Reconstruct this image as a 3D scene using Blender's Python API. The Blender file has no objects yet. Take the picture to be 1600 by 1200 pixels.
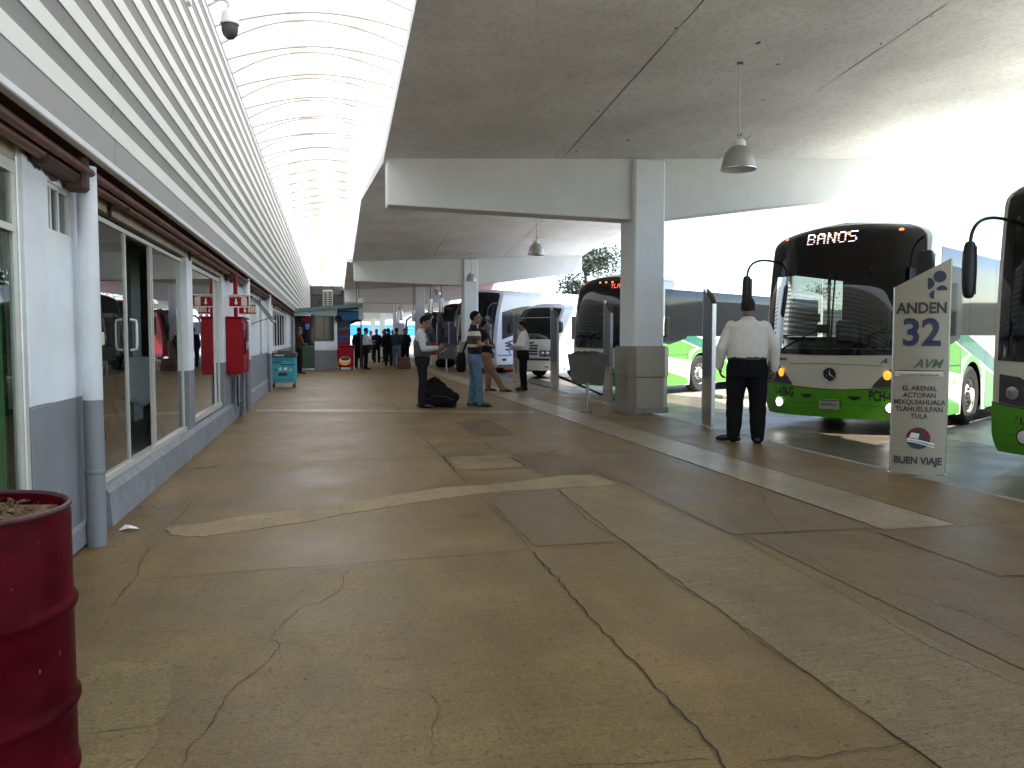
import bpy, bmesh, math, random
from mathutils import Vector, Matrix, kdtree
from mathutils import noise as mnoise
R = math.radians
sc = bpy.context.scene
col = sc.collection

# ------------------------------------------------------------------ camera
HC = 1.32
cd = bpy.data.cameras.new("camera")
cd.sensor_width = 36.0
cd.lens = 36.0 * 1250 / 1600
cd.clip_start = 0.05
cd.clip_end = 3000
cam = bpy.data.objects.new("camera", cd)
col.objects.link(cam)
cam.location = (0, 0, HC)
cam.rotation_euler = (R(90 - 3.297), 0, R(-12.845))
sc.camera = cam

# ------------------------------------------------------------------ sky, sun, exposure
SUN_EL, SUN_DIR = R(58), Vector((0.62, -0.40, 0))
w = bpy.data.worlds.new("World")
sc.world = w
w.use_nodes = True
nt = w.node_tree
sky = nt.nodes.new("ShaderNodeTexSky")
sky.sky_type = 'NISHITA'
sky.sun_disc = False
sky.sun_elevation = SUN_EL
sky.sun_rotation = math.atan2(SUN_DIR.x, SUN_DIR.y)
sky.air_density = 1.0
sky.dust_density = 0.5
nt.links.new(sky.outputs[0], nt.nodes["Background"].inputs[0])
nt.nodes["Background"].inputs[1].default_value = 0.15
ld = bpy.data.lights.new("sun", 'SUN')
ld.energy = 4.5
ld.angle = R(0.5)
ld.color = (1.0, 0.95, 0.87)
sun = bpy.data.objects.new("sun", ld)
col.objects.link(sun)
sv = SUN_DIR.normalized() * math.cos(SUN_EL) + Vector((0, 0, math.sin(SUN_EL)))
sun.rotation_euler = (-sv).to_track_quat('-Z', 'Y').to_euler()
sun.location = (30, -20, 40)
sc.view_settings.view_transform = 'Standard'
sc.view_settings.look = 'None'
sc.view_settings.gamma = 1
sc.view_settings.exposure = 1.74
sc.cycles.use_denoising = True
sc.cycles.max_bounces = 9
sc.cycles.diffuse_bounces = 5
sc.cycles.glossy_bounces = 4
sc.cycles.transmission_bounces = 6
sc.cycles.transparent_max_bounces = 10
sc.cycles.sample_clamp_indirect = 8
sc.cycles.caustics_reflective = False
sc.cycles.caustics_refractive = False
sc.cycles.blur_glossy = 0.5

# ------------------------------------------------------------------ materials
def pm(name, rgb, rough=0.55, metal=0.0, var=0.12, scale=6.0, bump=0.0, bscale=60.0, spec=None, speck=0.0,
       stretch=(1, 1, 1), dirt=None, emit=None, coat=0.0, rvar=0.0):
    m = bpy.data.materials.new(name)
    m.use_nodes = True
    t = m.node_tree
    b = t.nodes["Principled BSDF"]
    b.inputs["Roughness"].default_value = rough
    b.inputs["Metallic"].default_value = metal
    if coat: b.inputs["Coat Weight"].default_value = coat
    if spec is not None: b.inputs["Specular IOR Level"].default_value = spec
    tc = t.nodes.new("ShaderNodeTexCoord")
    mp = t.nodes.new("ShaderNodeMapping")
    mp.inputs["Scale"].default_value = stretch
    t.links.new(tc.outputs["Object"], mp.inputs[0])
    n = t.nodes.new("ShaderNodeTexNoise")
    n.inputs["Scale"].default_value = scale
    n.inputs["Detail"].default_value = 7
    n.inputs["Roughness"].default_value = 0.62
    t.links.new(mp.outputs[0], n.inputs["Vector"])
    cr = t.nodes.new("ShaderNodeValToRGB")
    cr.color_ramp.elements[0].position = 0.28
    cr.color_ramp.elements[1].position = 0.72
    lo = [max(0, c * (1 - var)) for c in rgb]; hi = [min(1, c * (1 + var)) for c in rgb]
    if dirt: lo = [lo[i] * 0.35 + dirt[i] * 0.65 for i in range(3)]
    cr.color_ramp.elements[0].color = (*lo, 1); cr.color_ramp.elements[1].color = (*hi, 1)
    t.links.new(n.outputs[0], cr.inputs[0])
    out = cr.outputs[0]
    if speck:
        n2 = t.nodes.new("ShaderNodeTexNoise")
        n2.inputs["Scale"].default_value = bscale
        n2.inputs["Detail"].default_value = 4
        t.links.new(mp.outputs[0], n2.inputs["Vector"])
        c2 = t.nodes.new("ShaderNodeValToRGB")
        c2.color_ramp.elements[0].position = 0.33; c2.color_ramp.elements[1].position = 0.55
        c2.color_ramp.elements[0].color = (1 - speck,) * 3 + (1,); c2.color_ramp.elements[1].color = (1, 1, 1, 1)
        t.links.new(n2.outputs[0], c2.inputs[0])
        mx = t.nodes.new("ShaderNodeMix"); mx.data_type = 'RGBA'; mx.blend_type = 'MULTIPLY'
        mx.inputs[0].default_value = 1
        t.links.new(out, mx.inputs[6]); t.links.new(c2.outputs[0], mx.inputs[7])
        out = mx.outputs[2]
    t.links.new(out, b.inputs["Base Color"])
    if rvar:
        mr = t.nodes.new("ShaderNodeMapRange")
        mr.inputs[1].default_value = 0.3; mr.inputs[2].default_value = 0.7
        mr.inputs[3].default_value = max(0.02, rough - rvar); mr.inputs[4].default_value = min(1, rough + rvar)
        t.links.new(n.outputs[0], mr.inputs[0]); t.links.new(mr.outputs[0], b.inputs["Roughness"])
    if bump:
        n3 = t.nodes.new("ShaderNodeTexNoise")
        n3.inputs["Scale"].default_value = bscale; n3.inputs["Detail"].default_value = 5
        t.links.new(mp.outputs[0], n3.inputs["Vector"])
        bp = t.nodes.new("ShaderNodeBump")
        bp.inputs["Strength"].default_value = bump; bp.inputs["Distance"].default_value = 0.02
        t.links.new(n3.outputs[0], bp.inputs["Height"])
        t.links.new(bp.outputs[0], b.inputs["Normal"])
    if emit:
        b.inputs["Emission Color"].default_value = (*emit[:3], 1)
        b.inputs["Emission Strength"].default_value = emit[3]
    return m

def glass(name, tint, refl=1.0, rough=0.0, ior=1.5):
    """thin pane: tinted see-through plus a fresnel mirror"""
    m = bpy.data.materials.new(name); m.use_nodes = True
    t = m.node_tree
    for n in list(t.nodes): t.nodes.remove(n)
    o = t.nodes.new("ShaderNodeOutputMaterial")
    tr = t.nodes.new("ShaderNodeBsdfTransparent"); tr.inputs[0].default_value = (*tint, 1)
    gl = t.nodes.new("ShaderNodeBsdfGlossy"); gl.inputs["Roughness"].default_value = rough
    gl.inputs[0].default_value = (0.95, 0.97, 0.97, 1)
    fr = t.nodes.new("ShaderNodeFresnel"); fr.inputs[0].default_value = ior
    ma = t.nodes.new("ShaderNodeMath"); ma.operation = 'MULTIPLY'; ma.inputs[1].default_value = refl; ma.use_clamp = True
    mx = t.nodes.new("ShaderNodeMixShader")
    t.links.new(fr.outputs[0], ma.inputs[0]); t.links.new(ma.outputs[0], mx.inputs[0])
    t.links.new(tr.outputs[0], mx.inputs[1]); t.links.new(gl.outputs[0], mx.inputs[2])
    t.links.new(mx.outputs[0], o.inputs[0])
    return m

def two_sided(name, front, back, rough, coat=0.0, var=0.05):
    """paint outside, dark lining inside"""
    m = pm(name, front, rough, var=var, scale=1.5, coat=coat)
    t = m.node_tree; b = t.nodes["Principled BSDF"]
    src = b.inputs["Base Color"].links[0].from_socket
    g = t.nodes.new("ShaderNodeNewGeometry")
    mx = t.nodes.new("ShaderNodeMix"); mx.data_type = 'RGBA'
    mx.inputs[7].default_value = (*back, 1)
    t.links.new(g.outputs["Backfacing"], mx.inputs[0]); t.links.new(src, mx.inputs[6])
    t.links.new(mx.outputs[2], b.inputs["Base Color"])
    return m

M = {}
def floor_mat(name, base, rough, streak=0.0, wet=0.0):
    m = pm(name, base, rough, var=0.14, scale=1.1, bump=0.12, bscale=70, speck=0.10, spec=.28, dirt=(base[0]*.55, base[1]*.5, base[2]*.42), rvar=0.10)
    t = m.node_tree; b = t.nodes["Principled BSDF"]
    src = b.inputs["Base Color"].links[0].from_socket
    tc = [n for n in t.nodes if n.type == 'TEX_COORD'][0]
    # broad stains, long traffic streaks and small dark scuffs, all in place on the ground
    def layer(scale, stretch, p0, p1, c0, c1, src):
        mp = t.nodes.new("ShaderNodeMapping"); mp.inputs["Scale"].default_value = stretch
        t.links.new(tc.outputs["Object"], mp.inputs[0])
        n = t.nodes.new("ShaderNodeTexNoise"); n.inputs["Scale"].default_value = scale; n.inputs["Detail"].default_value = 6
        n.inputs["Roughness"].default_value = 0.65
        t.links.new(mp.outputs[0], n.inputs["Vector"])
        c = t.nodes.new("ShaderNodeValToRGB"); c.color_ramp.elements[0].position = p0; c.color_ramp.elements[1].position = p1
        c.color_ramp.elements[0].color = (*c0, 1); c.color_ramp.elements[1].color = (*c1, 1)
        t.links.new(n.outputs[0], c.inputs[0])
        mx = t.nodes.new("ShaderNodeMix"); mx.data_type = 'RGBA'; mx.blend_type = 'MULTIPLY'; mx.inputs[0].default_value = 1
        t.links.new(src, mx.inputs[6]); t.links.new(c.outputs[0], mx.inputs[7])
        return mx.outputs[2], n
    src, _ = layer(0.35, (1, 1, 1), 0.3, 0.7, (.84, .82, .80), (1.12, 1.11, 1.10), src)
    src, _ = layer(2.6, (1.6, .7, 1), 0.32, 0.66, (.84, .82, .80), (1.10, 1.10, 1.10), src)
    src, _ = layer(7, (.35, 4.5, 1), 0.34, 0.62, (.90, .89, .88), (1.05, 1.05, 1.05), src)     # brushed streaks
    src, _ = layer(75, (1, 1.2, 1), 0.36, 0.64, (.72, .70, .67), (1.22, 1.22, 1.21), src)       # sand grain
    src, _ = layer(22, (1, 1.3, 1), 0.345, 0.40, (.58, .53, .48), (1, 1, 1), src)              # pits and scuffs
    src, _ = layer(48, (.8, 1.6, 1), 0.35, 0.405, (.58, .53, .47), (1, 1, 1), src)
    src, _ = layer(30, (1, 1, 1), 0.62, 0.70, (1, 1, 1), (1.28, 1.27, 1.24), src)              # pale grit
    if streak:
        src, _ = layer(3, (.8, 30, 1), 0.36, 0.6, (1 - streak,) * 3, (1.05, 1.05, 1.03), src)
    t.links.new(src, b.inputs["Base Color"])
    return m

M['floor'] = floor_mat('worn brown concrete', (.208, .145, .056), .46)
M['floor_pale'] = floor_mat('pale smooth concrete', (.330, .280, .185), .38)
M['floor_rib'] = floor_mat('ribbed pale concrete', (.255, .200, .098), .48, streak=.26)
M['floor_beige'] = floor_mat('beige screed', (.335, .270, .150), .6)
M['floor_dark'] = floor_mat('dark damp concrete', (.150, .105, .045), .5)
M['floor_screed'] = floor_mat('old olive screed', (.245, .195, .085), .55)
M['floor_rose'] = floor_mat('rosy worn concrete', (.192, .138, .068), .46)
M['floor_olive'] = floor_mat('olive grey concrete', (.196, .146, .058), .5)
M['crack'] = pm('crack dirt', (.036, .026, .015), .95, var=.4, scale=20)
M['road'] = floor_mat('stained grey apron', (.37, .37, .36), .36)
M['kerb'] = pm('kerb concrete', (.30, .27, .22), .8, var=.3, scale=8, bump=.3)
M['soil'] = pm('dry soil', (.20, .13, .065), .95, var=.5, scale=30, bump=1.0, bscale=90, speck=.5)
M['white_wall'] = pm('white wall paint', (.82, .87, .93), .6, var=.05, scale=2.0, bump=.08, bscale=120, dirt=(.68, .70, .70))
M['grey_wall'] = pm('grey wall paint', (.22, .23, .25), .55, var=.10, scale=3.0, bump=.12, bscale=120)
M['plinth'] = pm('grey plinth paint', (.25, .26, .27), .65, var=.22, scale=5.0, bump=.25, bscale=60, speck=.25)
M['cream_wall'] = pm('stained cream plaster', (.42, .37, .30), .8, var=.25, scale=3, dirt=(.18, .12, .08))
M['fascia_white'] = pm('off white cladding', (.80, .80, .77), .45, var=.03, scale=1.5)
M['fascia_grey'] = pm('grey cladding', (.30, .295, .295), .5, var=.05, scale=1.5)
M['trim_white'] = pm('white painted trim', (.72, .74, .77), .4, var=.06)
M['rust'] = pm('rusty brown', (.075, .038, .026), .75, var=.5, scale=9, bump=.3, dirt=(.02, .012, .01))
M['rust_pipe'] = pm('red brown pipe', (.13, .045, .03), .5, var=.4, scale=7)
M['alu'] = pm('aluminium frame', (.66, .65, .60), .38, metal=.35, var=.08)
M['alu_dark'] = pm('dark aluminium', (.16, .16, .16), .4, metal=.5)
M['door_glass'] = glass('shop glass', (.42, .49, .42), 1.7)
M['curtain_glass'] = glass('curtained pane', (.80, .90, .80), .8)
M['pane_glass'] = glass('clear pane', (.62, .68, .66), 1.5)
M['curtain'] = pm('green curtain', (.095, .22, .105), .8, var=.3, scale=3, stretch=(1, 8, .3))
M['room'] = pm('dim room wall', (.55, .57, .55), .8)
M['room_floor'] = pm('room floor tiles', (.28, .25, .22), .4)
M['concrete'] = pm('painted concrete soffit', (.74, .75, .75), .75, var=.13, scale=.8, bump=.3, bscale=16, speck=.14, dirt=(.58, .58, .57))
M['beam'] = pm('white painted beam', (.70, .71, .70), .65, var=.06, scale=1.4, bump=.15, bscale=30)
M['column'] = pm('white painted column', (.80, .84, .86), .6, var=.05, scale=2, bump=.12, bscale=50)
M['cladding'] = pm('brushed steel cladding', (.33, .305, .25), .42, metal=.6, var=.10, scale=3, stretch=(1, 1, 12))
M['steel'] = pm('stainless steel', (.62, .62, .62), .22, metal=1, var=.08)
M['chrome'] = pm('chrome', (.75, .75, .75), .10, metal=1, var=.05)
M['shade'] = pm('spun aluminium shade', (.58, .57, .55), .38, metal=.75, var=.06, scale=9)
M['shade_in'] = pm('white enamel', (.85, .86, .86), .4, var=.02)
M['black'] = pm('black plastic', (.018, .018, .02), .45, var=.2)
M['rubber'] = pm('tyre rubber', (.022, .021, .02), .85, var=.3)
M['dark_grey'] = pm('dark grey steel', (.055, .055, .06), .5, var=.2, scale=8)
M['bin'] = pm('scuffed grey steel', (.085, .08, .075), .5, var=.25, scale=6)
M['red_paint'] = pm('red enamel', (.27, .006, .012), .4, var=.15, scale=4, spec=.15)
M['drum'] = pm('maroon drum paint', (.080, .0028, .008), .36, var=.22, scale=5, bump=.10, bscale=9, speck=.35, spec=.02, dirt=(.05, .006, .008))
M['drum_scratch'] = pm('bare scratches', (.30, .16, .14), .7, var=.4, scale=30)
M['drum_rim'] = pm('dull drum rim', (.055, .008, .012), .5, var=.4, scale=12)
M['white'] = pm('white plastic', (.78, .78, .77), .4, var=.03)
M['cream'] = pm('cream paint', (.62, .58, .46), .45, var=.06)
M['yellow'] = pm('yellow paint', (.75, .52, .12), .5)
M['teal'] = pm('teal printed panel', (.05, .36, .45), .45, var=.12, scale=5)
M['navy'] = pm('navy print', (.02, .03, .08), .5)
M['grey_print'] = pm('grey print', (.035, .037, .045), .5)
M['maroon_print'] = pm('maroon print', (.20, .01, .02), .5)
M['green_print'] = pm('dark green print', (.07, .12, .09), .5)
M['sign_face'] = pm('champagne sign panel', (.36, .33, .26), .42, metal=.15, var=.03, scale=4, stretch=(1, 1, .4))
M['sign_back'] = pm('slate sign panel', (.085, .115, .15), .4, metal=.2, var=.1)
M['green_dk'] = pm('dark green panel', (.035, .075, .045), .5, var=.15)
M['teal_roof'] = pm('teal grey roof edge', (.09, .17, .17), .55, var=.2)
M['blue_sheet'] = pm('bright blue sheet', (.03, .34, .66), .45, var=.08)
M['wood'] = pm('red brown crate', (.12, .05, .035), .7, var=.3, scale=12)
M['lamp_on'] = pm('lit headlamp', (.9, .9, .9), .3, emit=(1, .96, .9, 6))
M['led'] = pm('led dots', (.9, .8, .8), .5, emit=(1, .72, .74, 3.2))
M['led_red'] = pm('red led', (.5, .05, .03), .5, emit=(1, .12, .06, .9))
M['marker'] = pm('red marker lamp', (.6, .08, .03), .3, emit=(1, .16, .06, 1.2))
M['amber'] = pm('amber lens', (.85, .28, .03), .2, emit=(1, .35, .03, .5))
M['bus_white'] = two_sided('white bus paint', (.74, .72, .62), (.06, .06, .065), .28, coat=.5)
M['bus_lime'] = pm('lime green paint', (.085, .36, .012), .28, var=.04, coat=.5)
M['bus_lime_shaded'] = pm('lime paint with shade', (.055, .235, .018), .3, var=.07, coat=.4)  # darker copy of the lime paint, shade put into its colour
M['bus_dkgreen'] = pm('dark green paint', (.006, .16, .075), .28, var=.04, coat=.5)
M['bus_red'] = two_sided('red bus paint', (.26, .006, .014), (.05, .05, .05), .28, coat=.5)
M['bus_silver'] = two_sided('silver white paint', (.70, .72, .76), (.05, .05, .05), .28, coat=.5)
M['bus_glass'] = pm('dark bus glass', (.010, .012, .014), .04, var=.1, spec=.36)
M['wind_glass'] = glass('windscreen glass', (.40, .43, .42), 1.15)
M['plate'] = pm('dull plate', (.34, .36, .28), .5, var=.08)
M['frit'] = pm('black windscreen border', (.010, .010, .012), .06, var=.1)
M['rim_white'] = pm('white wheel rim', (.66, .65, .62), .4, var=.15, scale=9, dirt=(.3, .28, .25))
M['dash'] = pm('grey dashboard', (.045, .045, .05), .6)
M['route_green'] = pm('green route board', (.06, .14, .07), .6)
M['skin_dark'] = pm('brown skin', (.19, .095, .058), .5, var=.1)
M['skin'] = pm('tan skin', (.27, .14, .09), .5, var=.1)
M['hair'] = pm('black hair', (.009, .007, .006), .8, var=.3, scale=60, stretch=(1, 1, .2), spec=.12)
M['hair_grey'] = pm('cropped greying hair', (.032, .032, .034), .85, var=.3, scale=80, spec=.1)
M['hair_brown'] = pm('brown hair', (.06, .028, .016), .5, var=.3, scale=60)
M['eye'] = pm('dark eye', (.01, .008, .007), .2)
def cloth(name, rgb, var=.12): return pm(name, rgb, .85, var=var, scale=9, bump=.45, bscale=14, spec=.10)
M['shirt_white'] = cloth('white cotton', (.72, .71, .68), .06)
M['shirt_pale'] = cloth('pale grey cotton', (.50, .53, .57), .08)
M['vest'] = cloth('grey knit vest', (.085, .078, .072))
M['trousers_black'] = cloth('black trousers', (.010, .010, .012))
M['trousers_navy'] = cloth('charcoal trousers', (.018, .019, .024))
M['jeans'] = cloth('blue denim', (.10, .17, .26), .3)
M['khaki'] = cloth('tan trousers', (.24, .13, .09), .2)
M['tee_dark'] = cloth('dark charcoal tee', (.012, .012, .014))
M['jacket_dark'] = cloth('black jacket', (.013, .013, .016))
M['jacket_brown'] = cloth('brown jacket', (.10, .05, .03))
M['jacket_grey'] = cloth('grey jacket', (.05, .05, .055))
M['fabric_black'] = cloth('black nylon', (.010, .010, .011))
M['leather'] = pm('black leather', (.012, .011, .011), .35, var=.2)
M['leather_br'] = pm('brown leather', (.07, .03, .02), .4, var=.2)
M['paper'] = pm('white paper', (.8, .8, .8), .7, var=.02)
M['leaf'] = pm('tree leaves', (.055, .075, .045), .65, var=.45, scale=1.5)
M['leaf_y'] = pm('yellow green leaves', (.13, .13, .04), .65, var=.4, scale=2)
M['bark'] = pm('bark', (.10, .075, .05), .9, var=.3)
M['sticker_blue'] = pm('blue sticker', (.02, .06, .38), .5)

def striped_polo():
    m = cloth('striped polo knit', (.1, .09, .1))
    t = m.node_tree; b = t.nodes["Principled BSDF"]
    tc = [n for n in t.nodes if n.type == 'TEX_COORD'][0]
    sp = t.nodes.new("ShaderNodeSeparateXYZ"); t.links.new(tc.outputs["Object"], sp.inputs[0])
    cr = t.nodes.new("ShaderNodeValToRGB"); cr.color_ramp.interpolation = 'CONSTANT'
    e = cr.color_ramp.elements
    e[0].position = 0; e[0].color = (.015, .014, .018, 1)
    stops = [(.55, (.02, .018, .022)), (.585, (.52, .48, .36)), (.61, (.07, .06, .06)), (.675, (.10, .085, .08)),
             (.695, (.62, .58, .45)), (.735, (.02, .016, .02))]
    e[1].position = stops[0][0]; e[1].color = (*stops[0][1], 1)
    for p, c in stops[1:]:
        k = e.new(p); k.color = (*c, 1)
    mr = t.nodes.new("ShaderNodeMath"); mr.operation = 'DIVIDE'; mr.inputs[1].default_value = 1.9
    t.links.new(sp.outputs[2], mr.inputs[0]); t.links.new(mr.outputs[0], cr.inputs[0])
    t.links.new(cr.outputs[0], b.inputs["Base Color"])
    return m
M['polo'] = striped_polo()

def skylight_mat():
    m = bpy.data.materials.new('translucent roof sheet'); m.use_nodes = True
    t = m.node_tree
    for n in list(t.nodes): t.nodes.remove(n)
    o = t.nodes.new("ShaderNodeOutputMaterial")
    tl = t.nodes.new("ShaderNodeBsdfTranslucent"); df = t.nodes.new("ShaderNodeBsdfDiffuse")
    df.inputs[0].default_value = (.8, .8, .78, 1)
    tc = t.nodes.new("ShaderNodeTexCoord"); sp = t.nodes.new("ShaderNodeSeparateXYZ")
    t.links.new(tc.outputs["Object"], sp.inputs[0])
    cr = t.nodes.new("ShaderNodeValToRGB")          # sheets of two tints side by side across the vault
    cr.color_ramp.interpolation = 'CONSTANT'
    e = cr.color_ramp.elements
    W_, B_ = (.62, .62, .60, 1), (.44, .36, .28, 1)
    e[0].position = 0; e[0].color = W_; e[1].position = .34; e[1].color = B_
    for p, c in ((.44, W_), (.68, B_), (.77, W_)):
        k = e.new(p); k.color = c
    mr = t.nodes.new("ShaderNodeMapRange"); mr.inputs[1].default_value = -1.35; mr.inputs[2].default_value = 1.1
    t.links.new(sp.outputs[0], mr.inputs[0]); t.links.new(mr.outputs[0], cr.inputs[0])
    t.links.new(cr.outputs[0], tl.inputs[0])
    mx = t.nodes.new("ShaderNodeMixShader"); mx.inputs[0].default_value = .86
    t.links.new(df.outputs[0], mx.inputs[1]); t.links.new(tl.outputs[0], mx.inputs[2])
    t.links.new(mx.outputs[0], o.inputs[0])
    return m
M['skylight'] = skylight_mat()
M['rib'] = pm('pale steel rib', (.58, .54, .48), .6)

# ------------------------------------------------------------------ object helpers
def tag(o, label=None, cat=None, group=None, kind=None):
    if label: o['label'] = label
    if cat: o['category'] = cat
    if group: o['group'] = group
    if kind: o['kind'] = kind
    return o
def thing(name, label, cat, loc=(0, 0, 0), rz=0.0, group=None):
    o = bpy.data.objects.new(name, None); col.objects.link(o)
    o.empty_display_size = .1
    o.location = loc; o.rotation_euler = (0, 0, rz)
    return tag(o, label, cat, group)
KIDS = {}
def link_child(o, parent):
    o.parent = parent
    KIDS.setdefault(parent.name, []).append(o)
def copy_tree(o, parent=None):
    c = o.copy(); col.objects.link(c)
    if parent is not None: link_child(c, parent)
    for ch in KIDS.get(o.name, []): copy_tree(ch, c)
    return c

class MB:
    def __init__(s): s.v = []; s.f = []; s.mi = []
    def add(s, vs, fs, mi=0, mat=None):
        o = len(s.v)
        s.v += [tuple(mat @ Vector(p)) if mat else tuple(p) for p in vs]
        s.f += [tuple(i + o for i in f) for f in fs]; s.mi += [mi] * len(fs)
        return s
    def box(s, a, b, mi=0, bev=0.0, mat=None):
        x0, y0, z0 = a; x1, y1, z1 = b
        if x0 > x1: x0, x1 = x1, x0
        if y0 > y1: y0, y1 = y1, y0
        if z0 > z1: z0, z1 = z1, z0
        if bev <= 0:
            vs = [(x0, y0, z0), (x1, y0, z0), (x1, y1, z0), (x0, y1, z0), (x0, y0, z1), (x1, y0, z1), (x1, y1, z1), (x0, y1, z1)]
            fs = [(0, 3, 2, 1), (4, 5, 6, 7), (0, 1, 5, 4), (1, 2, 6, 5), (2, 3, 7, 6), (3, 0, 4, 7)]
            return s.add(vs, fs, mi, mat)
        e = min(bev, (x1 - x0) * .45, (y1 - y0) * .45, (z1 - z0) * .45)
        rings = []
        for z, d in ((z0, e), (z0 + e, 0), (z1 - e, 0), (z1, e)):
            rings.append([(x0 + e, y0 + d, z), (x1 - e, y0 + d, z), (x1 - d, y0 + e, z), (x1 - d, y1 - e, z),
                          (x1 - e, y1 - d, z), (x0 + e, y1 - d, z), (x0 + d, y1 - e, z), (x0 + d, y0 + e, z)])
        vs = [p for r in rings for p in r]; fs = []
        for k in range(3):
            for i in range(8):
                j = (i + 1) % 8
                fs.append((k * 8 + i, k * 8 + j, k * 8 + 8 + j, k * 8 + 8 + i))
        fs.append(tuple(range(7, -1, -1))); fs.append(tuple(range(24, 32)))
        return s.add(vs, fs, mi, mat)
    def tube(s, path, r, n=10, mi=0, cap=True, mat=None, close=False):
        P = [Vector(p) for p in path]; vs = []; fs = []
        rs = r if isinstance(r, (list, tuple)) else [r] * len(P)
        up = None
        for i, p in enumerate(P):
            d = (P[min(i + 1, len(P) - 1)] - P[max(i - 1, 0)])
            if d.length < 1e-9: d = Vector((0, 0, 1))
            d.normalize()
            if up is None:
                up = Vector((0, 0, 1)) if abs(d.z) < .9 else Vector((1, 0, 0))
            a = d.cross(up)
            if a.length < 1e-4: a = d.cross(Vector((1, 0, 0.3)))
            a.normalize(); b = a.cross(d).normalized(); up = b
            for k in range(n):
                t = 2 * math.pi * k / n
                vs.append(p + (a * math.cos(t) + b * math.sin(t)) * rs[i])
        for i in range(len(P) - 1):
            for k in range(n):
                j = (k + 1) % n
                fs.append((i * n + k, i * n + j, i * n + n + j, i * n + n + k))
        if cap:
            fs.append(tuple(range(n - 1, -1, -1))); fs.append(tuple(range((len(P) - 1) * n, len(P) * n)))
        return s.add(vs, fs, mi, mat)
    def cyl(s, a, b, r, n=16, mi=0, r2=None, mat=None): return s.tube([a, b], [r, r if r2 is None else r2], n, mi, True, mat)
    def lathe(s, prof, n=24, mi=0, c=(0, 0, 0), mat=None, axis='z'):
        vs = []; fs = []
        for r, z in prof:
            for k in range(n):
                t = 2 * math.pi * k / n
                x, y = r * math.cos(t), r * math.sin(t)
                p = (c[0] + x, c[1] + y, c[2] + z) if axis == 'z' else (c[0] + z, c[1] + x, c[2] + y)
                vs.append(p)
        for i in range(len(prof) - 1):
            for k in range(n):
                j = (k + 1) % n
                fs.append((i * n + k, i * n + j, i * n + n + j, i * n + n + k))
        return s.add(vs, fs, mi, mat)
    def prism(s, poly, h0, h1, mi=0, axis='z', mat=None):
        n = len(poly)
        def P(u, v, h): return (u, v, h) if axis == 'z' else ((u, h, v) if axis == 'y' else (h, u, v))
        vs = [P(u, v, h0) for u, v in poly] + [P(u, v, h1) for u, v in poly]
        fs = [tuple(range(n - 1, -1, -1)), tuple(range(n, 2 * n))] + [(i, (i + 1) % n, n + (i + 1) % n, n + i) for i in range(n)]
        return s.add(vs, fs, mi, mat)
    def grid(s, rows, mi=0, mat=None, close=False):
        n = len(rows[0]); vs = [p for r in rows for p in r]; fs = []
        for i in range(len(rows) - 1):
            for k in range(n if close else n - 1):
                j = (k + 1) % n
                fs.append((i * n + k, i * n + j, i * n + n + j, i * n + n + k))
        return s.add(vs, fs, mi, mat)
    def build(s, name, mats, parent=None, smooth=False, world=False, fix=False):
        me = bpy.data.meshes.new(name)
        vs = s.v
        if world and parent is not None:
            L = parent.location
            vs = [(p[0] - L.x, p[1] - L.y, p[2] - L.z) for p in vs]
        me.from_pydata(vs, [], s.f)
        if not isinstance(mats, (list, tuple)): mats = [mats]
        for m in mats: me.materials.append(M[m] if isinstance(m, str) else m)
        me.polygons.foreach_set('material_index', s.mi)
        if fix:
            bm = bmesh.new(); bm.from_mesh(me)
            bmesh.ops.remove_doubles(bm, verts=bm.verts, dist=1e-5)
            bmesh.ops.recalc_face_normals(bm, faces=bm.faces); bm.to_mesh(me); bm.free()
        if smooth:
            me.polygons.foreach_set('use_smooth', [True] * len(me.polygons))
            try: me.set_sharp_from_angle(angle=R(38))
            except Exception: pass
        me.update()
        o = bpy.data.objects.new(name, me); col.objects.link(o)
        if parent is not None: link_child(o, parent)
        return o

def text_geo(string, size, bold=0.0, shear=0.0, xscale=1.0, align='CENTER'):
    cu = bpy.data.curves.new('lettering', 'FONT')
    cu.body = string; cu.size = size; cu.offset = bold * size; cu.shear = shear
    cu.align_x = align; cu.align_y = 'CENTER'; cu.resolution_u = 3
    ob = bpy.data.objects.new('lettering', cu); col.objects.link(ob)
    dg = bpy.context.evaluated_depsgraph_get(); dg.update()
    me = bpy.data.meshes.new_from_object(ob.evaluated_get(dg))
    vs = [(v.co.x * xscale, v.co.y, 0) for v in me.vertices]
    fs = [tuple(p.vertices) for p in me.polygons]
    bpy.data.objects.remove(ob); bpy.data.curves.remove(cu); bpy.data.meshes.remove(me)
    return vs, fs
def facing(origin, xdir, zdir=(0, 0, 1)):
    """matrix that puts text (x right, y up) on a plane"""
    x = Vector(xdir).normalized(); y = Vector(zdir).normalized(); z = x.cross(y)
    m = Matrix((x, y, z)).transposed().to_4x4(); m.translation = Vector(origin)
    return m
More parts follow.
